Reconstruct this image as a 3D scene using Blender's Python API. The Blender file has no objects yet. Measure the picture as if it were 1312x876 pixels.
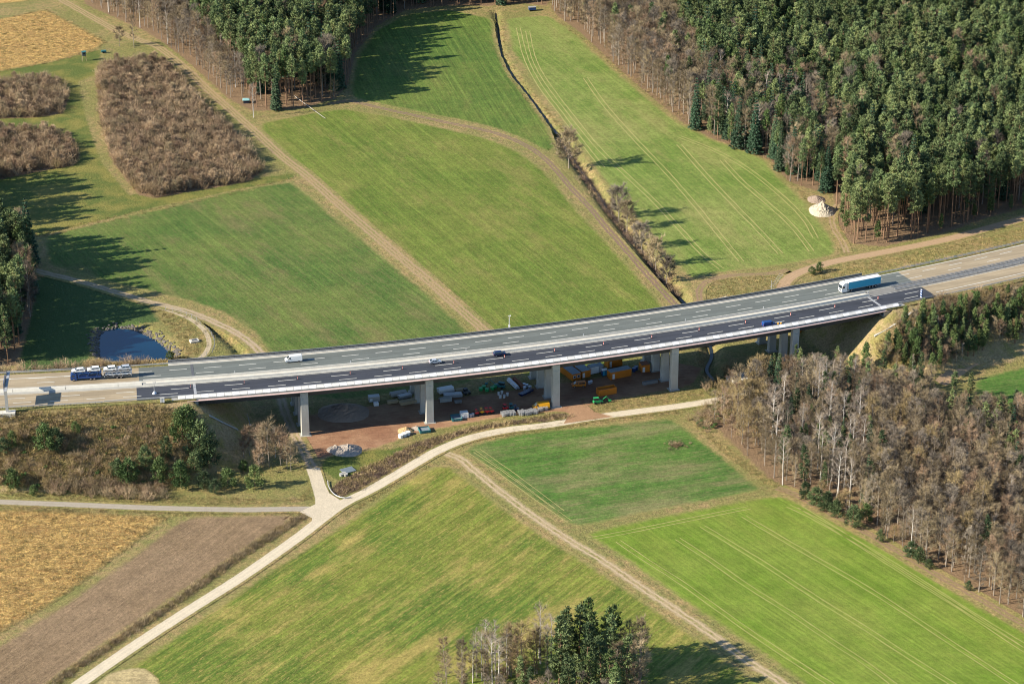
import bpy, bmesh, math, random
import numpy as np
from mathutils import Vector, Matrix
from mathutils.geometry import tessellate_polygon
R = math.radians
rng = np.random.default_rng(7)
random.seed(7)
scene = bpy.context.scene
COL = scene.collection

# ------------------------------------------------------------------ camera, world, sun
FOC, PITCH, CAMZ = 3272.5, R(24.5), 385.15          # focal length in units of a 1312 px wide picture
cd = bpy.data.cameras.new('camera'); cam = bpy.data.objects.new('camera', cd); COL.objects.link(cam)
cam.location = (0, 0, CAMZ); cam.rotation_euler = (R(90) - PITCH, 0, 0)
cd.sensor_width = 36; cd.lens = FOC / 1312 * 36; cd.clip_start = 10; cd.clip_end = 30000
scene.camera = cam
SUN_AZ, SUN_EL = R(198), R(27.5)                         # where the sun stands (angle from +x)
w = bpy.data.worlds.new('World'); scene.world = w; w.use_nodes = True
nt = w.node_tree; bg = nt.nodes['Background']; sky = nt.nodes.new('ShaderNodeTexSky')
sky.sky_type = 'NISHITA'; sky.sun_disc = False; sky.sun_elevation = SUN_EL
sky.sun_rotation = (math.pi / 2 - SUN_AZ) % (2 * math.pi); sky.altitude = 300; sky.ozone_density = 4.0; sky.dust_density = 0.3
nt.links.new(sky.outputs[0], bg.inputs[0]); bg.inputs[1].default_value = 0.092
sl = bpy.data.lights.new('sun', 'SUN'); sl.energy = 5.0; sl.angle = R(0.5); sl.color = (1.0, 0.91, 0.76)
so = bpy.data.objects.new('sun', sl); COL.objects.link(so)
sd = Vector((math.cos(SUN_AZ) * math.cos(SUN_EL), math.sin(SUN_AZ) * math.cos(SUN_EL), math.sin(SUN_EL)))
so.rotation_euler = sd.to_track_quat('Z', 'Y').to_euler(); so.location = sd * 800 + Vector((0, 850, 0))
scene.view_settings.view_transform = 'Standard'; scene.view_settings.look = 'None'
scene.view_settings.exposure = 0.95; scene.view_settings.gamma = 1
scene.cycles.max_bounces = 4; scene.cycles.diffuse_bounces = 1; scene.cycles.filter_width = 1.1; scene.cycles.transparent_max_bounces = 4

# ------------------------------------------------------------------ survey: picture reading -> point on the level z
def G(px, py, z=0.0):
    a = (px - 656) / FOC; b = (438 - py) / FOC
    c, s = math.cos(PITCH), math.sin(PITCH)
    dx, dy, dz = a, c + b * s, -s + b * c
    t = (CAMZ - z) / -dz
    return (dx * t, dy * t)
def GP(pts, z=0.0): return [G(x, y, z) for x, y in pts]
# the motorway is an arc: s metres along it, o metres to its left
RX, RY, RH, RK = -117.034, 764.626, 0.159156, 0.00103065578
RR = 1 / RK; CX, CY = RX - RR * math.sin(RH), RY + RR * math.cos(RH)
DZ = 17.5
def SO(s, o=0.0):
    h = RH + RK * s
    return (CX + (RR - o) * math.sin(h), CY - (RR - o) * math.cos(h))
def HEAD(s): return RH + RK * s
def toSO(x, y):
    dx, dy = x - CX, y - CY
    return (np.arctan2(dx, -dy) - RH) * RR, RR - np.hypot(dx, dy)
S0, S1 = 11.8, 260.2                                   # bridge ends

def catmull(P, step=2.0, closed=False):
    P = [np.array(p, float) for p in P]
    out = []
    n = len(P)
    for i in range(n if closed else n - 1):
        p0 = P[i - 1] if (closed or i > 0) else P[i]
        p1 = P[i]; p2 = P[(i + 1) % n]
        p3 = P[(i + 2) % n] if (closed or i + 2 < n) else P[i + 1]
        m = max(1, int(np.linalg.norm(p2 - p1) / step))
        for k in range(m):
            t = k / m
            out.append(0.5 * ((2 * p1) + (-p0 + p2) * t + (2 * p0 - 5 * p1 + 4 * p2 - p3) * t * t + (-p0 + 3 * p1 - 3 * p2 + p3) * t ** 3))
    if not closed: out.append(P[-1])
    return np.array(out)
def densify(P, step=2.5):
    out = []
    n = len(P)
    for i in range(n):
        a, b = np.array(P[i], float), np.array(P[(i + 1) % n], float)
        m = max(1, int(np.linalg.norm(b - a) / step))
        for k in range(m): out.append(a + (b - a) * k / m)
    return np.array(out)
def inside(X, Y, P):
    r = np.zeros(X.shape, bool); n = len(P)
    for i in range(n):
        x1, y1 = P[i]; x2, y2 = P[(i + 1) % n]
        if y1 == y2: continue
        c = ((y1 > Y) != (y2 > Y)) & (X < (x2 - x1) * (Y - y1) / (y2 - y1) + x1)
        r ^= c
    return r
def segdist(X, Y, P, closed=False):
    d = np.full(X.shape, 1e9); n = len(P)
    for i in range(n if closed else n - 1):
        x1, y1 = P[i]; x2, y2 = P[(i + 1) % n]
        ux, uy = x2 - x1, y2 - y1; L = ux * ux + uy * uy + 1e-9
        t = np.clip(((X - x1) * ux + (Y - y1) * uy) / L, 0, 1)
        d = np.minimum(d, np.hypot(X - x1 - t * ux, Y - y1 - t * uy))
    return d

# ------------------------------------------------------------------ object helpers
def tag(o, label=None, cat=None, group=None, kind=None):
    if label: o['label'] = label
    if cat: o['category'] = cat
    if group: o['group'] = group
    if kind: o['kind'] = kind
    return o
def mkmesh(name, V, F, mats, mi=None, smooth=False):
    me = bpy.data.meshes.new(name)
    me.from_pydata([tuple(v) for v in V], [], [tuple(int(i) for i in f) for f in F])
    for m in (mats if isinstance(mats, (list, tuple)) else [mats]): me.materials.append(m)
    if mi is not None: me.polygons.foreach_set('material_index', np.array(mi, dtype=np.int32))
    if smooth: me.polygons.foreach_set('use_smooth', np.ones(len(me.polygons), dtype=bool))
    me.update()
    return me
def link(name, me, parent=None, loc=None, rz=None):
    o = bpy.data.objects.new(name, me); COL.objects.link(o)
    if parent is not None: o.parent = parent
    if loc is not None: o.location = loc
    if rz is not None: o.rotation_euler = (0, 0, rz)
    return o
def thing(name, label, cat, loc=(0, 0, 0), rz=0, group=None):
    o = link(name, None, None, loc, rz); tag(o, label, cat, group); return o
class MB:
    """collects boxes, tubes and prisms into one mesh"""
    def __init__(s): s.v = []; s.f = []
    def add(s, V, F):
        n = len(s.v); s.v += [tuple(v) for v in V]; s.f += [tuple(n + i for i in f) for f in F]; return s
    def box(s, x0, x1, y0, y1, z0, z1):
        return s.add([(x0, y0, z0), (x1, y0, z0), (x1, y1, z0), (x0, y1, z0), (x0, y0, z1), (x1, y0, z1), (x1, y1, z1), (x0, y1, z1)],
                     [(3, 2, 1, 0), (4, 5, 6, 7), (0, 1, 5, 4), (1, 2, 6, 5), (2, 3, 7, 6), (3, 0, 4, 7)])
    def hexa(s, P):
        return s.add(P, [(3, 2, 1, 0), (4, 5, 6, 7), (0, 1, 5, 4), (1, 2, 6, 5), (2, 3, 7, 6), (3, 0, 4, 7)])
    def tube(s, a, b, r0, r1=None, n=6, cap=True):
        r1 = r0 if r1 is None else r1
        a, b = Vector(a), Vector(b); d = (b - a)
        if d.length < 1e-6: return s
        q = d.to_track_quat('Z', 'Y'); V = []
        for c, r in ((a, r0), (b, r1)):
            for i in range(n):
                t = 2 * math.pi * i / n; V.append(c + q @ Vector((r * math.cos(t), r * math.sin(t), 0)))
        F = [(i, (i + 1) % n, n + (i + 1) % n, n + i) for i in range(n)]
        if cap: F += [tuple(range(n - 1, -1, -1)), tuple(range(n, 2 * n))]
        return s.add(V, F)
    def prism(s, prof, y0, y1):
        """profile of (x,z) points, counter-clockwise seen from -y, extruded in y"""
        n = len(prof)
        V = [(x, y0, z) for x, z in prof] + [(x, y1, z) for x, z in prof]
        F = [(i, (i + 1) % n, n + (i + 1) % n, n + i) for i in range(n)]
        for t in tessellate_polygon([[Vector((x, z, 0)) for x, z in prof]]):
            F += [tuple(t), tuple(n + i for i in reversed(t))]
        return s.add(V, F)
    def build(s, name, mat, parent=None, loc=None, rz=None, smooth=False):
        me = mkmesh(name, s.v, s.f, mat, smooth=smooth)
        bm = bmesh.new(); bm.from_mesh(me); bmesh.ops.recalc_face_normals(bm, faces=bm.faces); bm.to_mesh(me); bm.free()
        return link(name, me, parent, loc, rz)
def copy_tree(o, loc=None, rz=None):
    kids = [c for c in KIDS(o)]
    r = o.copy(); COL.objects.link(r)
    if loc is not None: r.location = loc
    if rz is not None: r.rotation_euler = (0, 0, rz)
    for c in kids:
        k = c.copy(); COL.objects.link(k); k.parent = r
        for g in KIDS(c):
            h = g.copy(); COL.objects.link(h); h.parent = k
    return r
def KIDS(o): return [c for c in o.children]
def lay(o, z=0.0): o.location.z = z; return o

# ------------------------------------------------------------------ materials
class NT:
    def __init__(s, name, rough=0.9, spec=0.2):
        s.m = bpy.data.materials.new(name); s.m.use_nodes = True; s.t = s.m.node_tree
        s.b = s.t.nodes['Principled BSDF']; s.b.inputs['Roughness'].default_value = rough
        s.b.inputs['Specular IOR Level'].default_value = spec
        s.pos = s.t.nodes.new('ShaderNodeNewGeometry').outputs['Position']
    def set(s, inp, val):
        if hasattr(val, 'is_output') or isinstance(val, bpy.types.NodeSocket): s.t.links.new(val, inp)
        else:
            if isinstance(val, (tuple, list)) and len(val) == 3 and inp.type == 'RGBA': val = (*val, 1)
            inp.default_value = val
    def map(s, vec=None, rot=0.0, scale=(1, 1, 1)):
        n = s.t.nodes.new('ShaderNodeMapping'); s.set(n.inputs[0], vec or s.pos)
        n.vector_type = 'TEXTURE'
        n.inputs['Rotation'].default_value = (0, 0, -rot); n.inputs['Scale'].default_value = tuple(1 / k for k in scale)
        return n.outputs[0]
    def noise(s, scale, detail=3, rough=0.6, vec=None, dist=0.0):
        n = s.t.nodes.new('ShaderNodeTexNoise'); s.set(n.inputs['Vector'], vec or s.pos)
        n.inputs['Scale'].default_value = scale; n.inputs['Detail'].default_value = detail
        n.inputs['Roughness'].default_value = rough; n.inputs['Distortion'].default_value = dist
        return n.outputs['Fac']
    def vor(s, scale, vec=None, out='Color'):
        n = s.t.nodes.new('ShaderNodeTexVoronoi'); s.set(n.inputs['Vector'], vec or s.pos)
        n.inputs['Scale'].default_value = scale; return n.outputs[out]
    def math(s, op, a, b=0.0, c=None):
        n = s.t.nodes.new('ShaderNodeMath'); n.operation = op; s.set(n.inputs[0], a); s.set(n.inputs[1], b)
        if c is not None: s.set(n.inputs[2], c)
        return n.outputs[0]
    def ss(s, v, a, b):
        n = s.t.nodes.new('ShaderNodeMapRange'); n.interpolation_type = 'SMOOTHSTEP'
        s.set(n.inputs[0], v); n.inputs[1].default_value = a; n.inputs[2].default_value = b
        return n.outputs[0]
    def mix(s, f, a, b, mode='MIX'):
        n = s.t.nodes.new('ShaderNodeMix'); n.data_type = 'RGBA'; n.blend_type = mode
        s.set(n.inputs[0], f); s.set(n.inputs[6], a); s.set(n.inputs[7], b)
        return n.outputs[2]
    def attr(s, name):
        n = s.t.nodes.new('ShaderNodeAttribute'); n.attribute_name = name; return n.outputs['Fac']
    def rnd(s): return s.t.nodes.new('ShaderNodeObjectInfo').outputs['Random']
    def gain(s, col, f):
        """multiply a colour by the scalar socket f"""
        n = s.t.nodes.new('ShaderNodeVectorMath'); n.operation = 'SCALE'; s.set(n.inputs[0], col); s.set(n.inputs['Scale'], f)
        return n.outputs[0]
    def bump(s, h, strength=0.4, dist=0.3):
        n = s.t.nodes.new('ShaderNodeBump'); s.set(n.inputs['Height'], h); n.inputs['Strength'].default_value = strength
        n.inputs['Distance'].default_value = dist; s.t.links.new(n.outputs[0], s.b.inputs['Normal'])
    def out(s, col): s.set(s.b.inputs['Base Color'], col); return s.m
def flat(name, c, rough=0.6, spec=0.4, metal=0.0, var=0.12, scale=1.5):
    n = NT(name, rough, spec); n.b.inputs['Metallic'].default_value = metal
    f = n.noise(scale, 4, 0.65)
    return n.out(n.mix(f, tuple(x * (1 - var) for x in c), tuple(min(1, x * (1 + var)) for x in c)))
def verge(n):
    """dry roadside grass: straw, olive and green clumps"""
    big = n.ss(n.noise(0.035, 4, 0.6), 0.38, 0.62); mid = n.ss(n.noise(0.35, 4, 0.65), 0.35, 0.68); fine = n.noise(2.2, 3, 0.7)
    c = n.mix(big, (0.235, 0.205, 0.070), (0.330, 0.235, 0.105))
    c = n.mix(n.math('MULTIPLY', mid, 0.75), c, (0.165, 0.175, 0.052))
    c = n.mix(n.math('MULTIPLY', n.ss(n.noise(0.12, 5, 0.7, n.map(scale=(1, 1.7, 1))), 0.56, 0.70), 0.6), c, (0.230, 0.150, 0.085))
    c = n.gain(c, n.math('MULTIPLY_ADD', n.noise(0.9, 3, 0.7), 1.6, 0.2)); return n.gain(c, n.math('MULTIPLY_ADD', fine, 1.8, 0.12))
def ground_mat():
    n = NT('ground_grass'); c = verge(n)
    nz = n.noise(0.5, 4, 0.7)
    lit = n.mix(n.noise(0.25, 4, 0.7), (0.16, 0.105, 0.060), (0.28, 0.185, 0.105))
    lit = n.gain(lit, n.math('MULTIPLY_ADD', n.noise(1.7, 3, 0.7), 1.4, 0.35))
    grn = n.mix(n.ss(n.noise(0.06, 5, 0.65), 0.4, 0.62), (0.105, 0.135, 0.030), (0.225, 0.200, 0.052))
    grn = n.gain(grn, n.math('MULTIPLY_ADD', n.noise(1.2, 3, 0.7), 1.0, 0.5))
    bank = n.mix(n.ss(n.noise(0.18, 5, 0.7), 0.42, 0.62), (0.33, 0.245, 0.125), (0.25, 0.215, 0.075))
    bank = n.gain(bank, n.math('MULTIPLY_ADD', n.noise(1.3, 3, 0.75), 1.9, 0.1))
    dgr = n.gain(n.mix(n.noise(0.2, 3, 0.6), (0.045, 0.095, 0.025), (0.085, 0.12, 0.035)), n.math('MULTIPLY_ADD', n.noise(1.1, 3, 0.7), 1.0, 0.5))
    k = n.math('MULTIPLY_ADD', nz, 0.8, -0.4)
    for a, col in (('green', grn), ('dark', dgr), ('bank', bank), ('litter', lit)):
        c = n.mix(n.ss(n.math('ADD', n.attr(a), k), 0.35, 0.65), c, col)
    n.bump(n.math('ADD', n.noise(0.9, 4, 0.7), n.math('MULTIPLY', n.noise(3.0, 2, 0.6), 0.4)), 0.7, 0.7)
    return n.out(c)
def field_mat(name, dark, light, dry, ang=0.0, streak=0.5, dryness=0.5, dscale=0.02, row=1.1, fine=0.9, bump=0.35, edge=(0.0, 1.0), grain=1.7):
    n = NT(name)
    a = n.map(rot=-ang, scale=(0.022, 1.0, 1.0)); b = n.map(rot=-ang, scale=(0.08, 1.0, 1.0))
    st = n.noise(0.5, 4, 0.65, a); s2 = n.noise(row, 3, 0.7, b)
    big = n.ss(n.noise(dscale, 5, 0.62), 0.36, 0.64); mid = n.noise(0.16, 5, 0.68)
    c = n.mix(big, dark, light)
    c = n.mix(n.math('MULTIPLY', n.ss(st, 0.42, 0.68), streak), c, tuple(x * 1.5 for x in light))
    c = n.gain(c, n.math('MULTIPLY_ADD', n.ss(n.noise(0.9, 3, 0.6, a), 0.3, 0.7), streak * 0.5, 1 - streak * 0.25))
    pat = n.math('ADD', n.math('MULTIPLY', n.ss(n.noise(dscale * 1.4, 6, 0.7, n.map(rot=-ang, scale=(0.45, 1.3, 1))), 0.48, 0.66), 0.95),
                 n.math('MULTIPLY', n.ss(s2, 0.52, 0.75), 0.7))
    c = n.mix(n.math('MULTIPLY', n.math('MINIMUM', pat, 1.0), dryness), c, dry)
    c = n.gain(c, n.math('MULTIPLY_ADD', mid, 0.9, 0.55))
    c = n.gain(c, n.math('MULTIPLY_ADD', n.noise(0.75, 4, 0.8), grain, 1 - grain * 0.5))
    c = n.gain(c, n.math('MULTIPLY_ADD', n.noise(2.4, 2, 0.8), fine * grain * 0.8, 1 - fine * grain * 0.4))
    c = n.mix(n.math('MULTIPLY', n.ss(n.noise(1.1, 3, 0.75, n.map(rot=-ang, scale=(0.35, 1.3, 1))), 0.54, 0.68), dryness * 0.9), c, dry)
    e = n.ss(n.math('ADD', n.attr('edge'), n.math('MULTIPLY_ADD', n.noise(0.6, 4, 0.7), 1.2, -0.6)), *edge)
    c = n.mix(e, verge(n), c)
    n.bump(n.math('ADD', n.noise(1.2, 3, 0.7), s2), bump, 0.4)
    return n.out(c)
def track_mat(name, soil, grass_mid=0.6, ruts=((-0.8, 0.38), (0.8, 0.38)), half=1.9, paved=None, second=None):
    n = NT(name); lat = n.attr('lat')
    wob = n.math('MULTIPLY_ADD', n.noise(0.3, 4, 0.7), 1.8, -0.9)
    l = n.math('ADD', lat, wob if not paved else n.math('MULTIPLY', wob, 0.25))
    v = verge(n)
    s = n.mix(n.noise(0.35, 5, 0.7), tuple(x * 0.8 for x in soil), tuple(x * 1.15 for x in soil))
    s = n.gain(s, n.math('MULTIPLY_ADD', n.noise(2.0, 3, 0.7), 0.6, 0.7))
    if paved:
        al = n.math('ABSOLUTE', l)
        k = n.ss(al, paved + 0.12, paved - 0.12)
        rut = n.ss(n.math('ABSOLUTE', n.math('SUBTRACT', al, 0.75)), 0.45, 0.05)
        s = n.mix(n.math('MULTIPLY', rut, 0.45), s, tuple(x * 1.18 for x in soil))
        mid = n.ss(n.noise(0.12, 4, 0.7), 0.5, 0.7)
        s = n.mix(n.math('MULTIPLY', mid, 0.35), s, tuple(x * 0.78 for x in soil))
    else:
        k = None
        for c0, hw in ruts:
            r = n.ss(n.math('ABSOLUTE', n.math('SUBTRACT', l, c0)), hw + 0.25, hw - 0.2)
            k = r if k is None else n.math('MAXIMUM', k, r)
        body = n.ss(n.math('ABSOLUTE', l), half, half - 0.8)
        patch = n.ss(n.noise(0.22, 4, 0.7), 0.35, 0.6)
        k = n.math('MAXIMUM', k, n.math('MULTIPLY', n.math('MULTIPLY', body, 1 - grass_mid), patch))
    c = n.mix(k, v, s)
    n.bump(n.noise(1.5, 4, 0.7), 0.35, 0.4)
    return n.out(c)
def leaf_mat(name, a, b, hv=0.5, trans=0.0):
    n = NT(name, 0.75, 0.15)
    r = n.rnd(); c = n.mix(r, a, b)
    c = n.gain(c, n.math('MULTIPLY_ADD', n.noise(0.55, 3, 0.6), 1.1, 0.45))
    c = n.gain(c, n.math('MULTIPLY_ADD', n.math('FRACT', n.math('MULTIPLY', r, 17.3)), hv, 1 - hv * 0.5))
    return n.out(c)
def bark_mat(name, a, b, sc=2.0):
    n = NT(name, 0.95, 0.1); return n.out(n.mix(n.noise(sc, 4, 0.7), a, b))

M = {}
M['ground'] = ground_mat()
M['concrete'] = flat('weathered_concrete', (0.40, 0.39, 0.35), 0.85, 0.2, var=0.2, scale=0.6)
M['girder'] = flat('shade_dark_girder', (0.085, 0.080, 0.078), 0.8, 0.2, var=0.3, scale=0.3)  # colour darkened to stand for the shade beneath the deck
M['concrete_w'] = flat('pale_concrete', (0.62, 0.59, 0.51), 0.8, 0.2, var=0.22, scale=0.5)
M['concrete_d'] = flat('stained_concrete', (0.23, 0.225, 0.21), 0.9, 0.15, var=0.25, scale=0.4)
M['steel'] = flat('galvanised_steel', (0.46, 0.46, 0.45), 0.5, 0.5, 0.3, var=0.2)
M['steel_d'] = flat('dull_steel', (0.13, 0.135, 0.14), 0.6, 0.4, 0.2, var=0.25)
M['white'] = flat('white_paint', (0.78, 0.78, 0.76), 0.4, 0.5, var=0.04)
M['marking'] = flat('road_paint', (0.66, 0.65, 0.58), 0.7, 0.3, var=0.12, scale=3)
M['panel_w'] = flat('white_board', (0.82, 0.81, 0.79), 0.6, 0.4, var=0.1)
M['panel_g'] = flat('grey_board', (0.66, 0.64, 0.60), 0.6, 0.4, var=0.15)
M['glass'] = flat('dark_glass', (0.02, 0.03, 0.04), 0.08, 0.8, var=0.1)
M['tyre'] = flat('tyre_rubber', (0.02, 0.02, 0.02), 0.8, 0.3)
M['rim'] = flat('wheel_rim', (0.35, 0.35, 0.36), 0.35, 0.6, 0.5)
M['panel_dim'] = flat('dim_metal', (0.26, 0.26, 0.25))
M['orange'] = flat('orange_paint', (0.62, 0.20, 0.02), 0.5, 0.4, var=0.12)
M['yellow'] = flat('yellow_paint', (0.80, 0.38, 0.015), 0.4, 0.5, var=0.06)
M['red'] = flat('red_paint', (0.60, 0.03, 0.03), 0.5, 0.4)
M['redo'] = flat('beacon_red', (0.75, 0.12, 0.06), 0.5, 0.4)
M['blue'] = flat('blue_paint', (0.012, 0.055, 0.20), 0.3, 0.6)
M['blue_d'] = flat('dark_blue_paint', (0.012, 0.025, 0.08), 0.25, 0.6)
M['truckblue'] = flat('blue_tarpaulin', (0.03, 0.30, 0.46), 0.6, 0.4, var=0.1, scale=0.6)
M['green'] = flat('green_paint', (0.03, 0.33, 0.10), 0.5, 0.4)
M['teal'] = flat('teal_paint', (0.03, 0.16, 0.17), 0.5, 0.4)
M['silver'] = flat('silver_paint', (0.55, 0.58, 0.62), 0.3, 0.6, 0.3, var=0.04)
M['greyroof'] = flat('grey_roof_sheet', (0.22, 0.27, 0.30), 0.6, 0.4, var=0.15)
M['rust'] = flat('rusty_steel', (0.25, 0.10, 0.05), 0.8, 0.3, var=0.3)
M['rustline'] = flat('faded_red_paint', (0.66, 0.47, 0.42), 0.7, 0.3, var=0.2)
M['timber'] = flat('pale_timber', (0.42, 0.33, 0.20), 0.85, 0.2, var=0.2)
M['skin'] = flat('skin', (0.45, 0.25, 0.17), 0.6, 0.3)
M['dark'] = flat('dark_cloth', (0.03, 0.03, 0.045), 0.8, 0.2)
M['gravel'] = flat('pale_gravel', (0.46, 0.40, 0.30), 0.95, 0.1, var=0.25, scale=3)
M['rubble'] = flat('grey_rubble', (0.36, 0.31, 0.26), 0.95, 0.1, var=0.3, scale=1.2)
M['sand'] = flat('heaped_sand', (0.48, 0.33, 0.17), 0.95, 0.1, var=0.12, scale=2)
M['soilheap'] = flat('heaped_soil', (0.33, 0.25, 0.19), 0.95, 0.1, var=0.25, scale=1.2)
M['rock'] = flat('bank_stone', (0.15, 0.135, 0.12), 0.9, 0.2, var=0.45, scale=1.0)

def asphalt(name, c, joints=False):
    n = NT(name, 0.75, 0.3)
    wear = n.noise(0.35, 4, 0.6, n.map(rot=-0.32, scale=(0.03, 1, 1)))
    col = n.mix(n.ss(wear, 0.35, 0.7), tuple(x * 0.86 for x in c), tuple(x * 1.12 for x in c))
    col = n.gain(col, n.math('MULTIPLY_ADD', n.noise(0.11, 4, 0.65), 0.35, 0.82))
    col = n.gain(col, n.math('MULTIPLY_ADD', n.noise(3.5, 2, 0.7), 0.18, 0.91))
    w0 = n.math('ABSOLUTE', n.math('SUBTRACT', n.math('FRACT', n.math('DIVIDE', n.math('ADD', n.attr('off'), 10.35), 3.55)), 0.5))
    col = n.gain(col, n.math('MULTIPLY_ADD', n.ss(n.math('ABSOLUTE', n.math('SUBTRACT', w0, 0.25)), 0.2, 0.02), -0.13, 1.03))
    pt = n.ss(n.noise(0.05, 2, 0.5, n.map(rot=0.32, scale=(0.5, 2.2, 1))), 0.56, 0.575)
    col = n.gain(col, n.math('MULTIPLY_ADD', pt, -0.08, 1.0))
    if joints:                                          # slab joints every 5 m
        f = n.math('FRACT', n.math('DIVIDE', n.attr('run'), 5.0))
        j = n.ss(n.math('ABSOLUTE', n.math('SUBTRACT', f, 0.5)), 0.475, 0.5)
        col = n.mix(n.math('MULTIPLY', j, 0.22), col, tuple(x * 0.55 for x in c))
    return n.out(col)
M['asph_dark'] = asphalt('fresh_asphalt', (0.052, 0.057, 0.070))
M['asph_green'] = asphalt('old_asphalt', (0.150, 0.165, 0.150))
M['slab'] = asphalt('concrete_slabs', (0.375, 0.30, 0.195), True)
def water_mat():
    n = NT('pond_water', 0.05, 0.9); n.b.inputs['IOR'].default_value = 1.5
    n.bump(n.noise(0.5, 2, 0.5), 0.015, 0.1)
    return n.out(n.mix(n.ss(n.noise(0.05, 3, 0.5), 0.4, 0.65), (0.003, 0.026, 0.058), (0.004, 0.032, 0.070)))
M['water'] = water_mat()
M['creek'] = flat('creek_water', (0.018, 0.022, 0.022), 0.35, 0.3)

# ------------------------------------------------------------------ plan of the place
F_A = [(452,127),(447,112),(455,75),(478,40),(520,18),(575,12),(618,20),(633,24),(640,68),(652,94),(680,129),(706,166),(714,190),(702,196),(672,180),(632,164),(565,150),(498,136)]
F_B = [(646,24),(675,21),(704,19),(738,42),(786,88),(827,122),(870,156),(911,177),(983,203),(997,223),(1034,257),(1052,279),(1066,302),(1076,326),(1041,333),(990,343),(938,349),(906,353),(886,359),(872,348),(845,318),(812,278),(778,240),(752,202),(718,155),(678,99),(656,68)]
F_C = [(329,158),(377,148),(440,138),(498,148),(565,163),(630,178),(668,194),(695,215),(722,245),(750,277),(776,305),(810,342),(852,392),(868,420),(850,450),(760,475),(700,488),(668,484),(655,455),(634,430),(602,400),(540,345),(505,315),(472,288),(403,228),(372,203),(338,173)]
F_D = [(52,302),(150,279),(205,267),(291,245),(373,231),(383,237),(437,282),(486,323),(536,364),(596,417),(628,447),(636,470),(600,494),(430,515),(380,505),(350,460),(320,425),(290,405),(245,388),(150,365),(60,341)]
F_E = [(592,582),(597,570),(650,557),(740,546),(800,541),(862,534),(880,547),(920,577),(960,612),(983,628),(960,634),(880,648),(800,664),(745,677),(733,676),(700,655),(662,627),(622,599)]
F_F = [(745,684),(800,669),(880,654),(960,639),(1003,631),(1034,646),(1089,677),(1144,708),(1195,739),(1247,770),(1312,807),(1430,872),(1430,985),(1150,985),(1028,877),(921,803),(870,769),(807,724)]
F_G = [(560,593),(574,594),(600,611),(640,644),(690,678),(740,711),(790,743),(840,777),(900,820),(960,864),(1010,900),(1060,985),(60,985),(120,895),(150,864),(175,847),(240,799),(342,732),(440,670),(520,614)]
F_G2 = [(970,868),(1000,886),(1030,905),(1050,985),(900,985),(930,880)]
F_H = [(-60,660),(0,652),(12,650),(110,655),(219,661),(150,713),(80,765),(0,813),(-60,846)]
F_I = [(240,660),(384,658),(375,669),(308,710),(226,768),(137,826),(60,879),(0,924),(-80,985),(-80,880),(0,823),(85,769),(160,716),(225,668)]
F_J = [(-60,112),(0,92),(68,80),(120,66),(138,54),(100,33),(58,12),(30,18),(0,24),(-60,34)]
F_J2 = [(-60,12),(0,6),(40,2),(60,-30),(-80,-30)]
F_R = [(1243,487),(1312,468),(1390,450),(1390,520),(1312,524),(1262,516),(1244,505)]
F_TL = [(-10,648),(12,649),(2,656),(-60,664),(-60,650)]
F_YARD = [(372,548),(385,585),(402,592),(440,580),(480,577),(520,562),(545,555),(600,543),(640,536),(700,530),(728,527),(735,540),(762,535),(752,521),(800,511),(850,502),(890,494),(905,470),(860,462),(800,478),(700,492),(640,500),(560,510),(430,522),(372,536)]
T1 = [(68,-6),(100,12),(147,38),(180,52),(205,62),(240,90),(264,113),(291,137),(329,171),(363,202),(394,226),(440,267),(498,317),(547,358),(594,400),(625,428),(655,458)]
T2 = [(420,134),(436,131),(450,130),(498,141),(567,156),(635,171),(676,188),(704,209),(731,240),(759,270),(776,291),(793,310),(817,338),(841,365),(865,391),(885,415),(900,440)]
T3 = [(30,342),(55,349),(103,361),(144,373),(192,387),(240,399),(284,417),(308,430),(330,448),(348,474),(358,505),(372,545),(390,580),(401,600)]
T4 = [(572,581),(590,588),(608,603),(649,636),(690,666),(731,693),(772,718),(817,749),(870,784),(904,807),(956,845),(1007,878),(1060,920)]
R1 = [(60,905),(96,880),(171,828),(240,783),(308,740),(377,692),(411,666),(440,645),(470,630),(500,613),(530,595),(562,577),(600,562),(650,551),(700,545),(760,535),(820,527),(880,519),(940,508),(985,490),(1030,462)]
R2 = [(-60,640),(0,643),(103,647),(205,651),(308,653),(377,652),(420,652)]
R3 = [(418,655),(413,640),(407,618),(401,600)]
TR = [(1000,378),(1006,362),(1020,351),(1045,342),(1075,334),(1144,321),(1212,307),(1264,293),(1312,280),(1400,258)]
TR2 = [(1073,262),(1066,275),(1068,292),(1078,308),(1085,324)]
TL2 = [(898,392),(896,372),(908,360),(938,353),(985,351),(1010,346)]
TR3 = [(1205,492),(1242,472),(1312,446),(1400,415)]
TR4 = [(1245,523),(1312,524),(1400,520)]
T8 = [(995,625),(1020,634),(1045,648),(1090,671),(1144,702),(1195,733),(1250,764),(1312,800),(1400,850)]
TH = [(960,606),(985,620),(1000,630)]
CREEK1 = [(634,14),(636.5,24),(642,68),(656,93),(683,128),(714,169)]
CREEK2 = [(714,169),(738,205),(759,234),(779,263),(803,294),(824,318),(844,347),(868,374),(885,392),(905,425),(912,450),(906,470),(925,490)]
POND = [(122,428),(130,420),(150,415),(172,417),(192,424),(208,434),(216,441),(224,448),(226,455),(205,458),(165,460),(134,461),(124,452)]
BASIN = [(117,426),(126,416),(150,411),(174,413),(195,421),(214,433),(226,443),(233,455),(220,461),(190,463),(150,465),(125,464),(118,452)]
DITCH5 = [(262,416),(285,428),(300,440),(310,455),(318,480)]
W_LEFT = [(-90,302),(10,322),(38,338),(46,352),(44,385),(36,420),(26,452),(20,468),(-90,476)]
W_LEFT0 = [(-160,235),(-30,238),(-12,262),(-28,300),(-160,300)]
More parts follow.
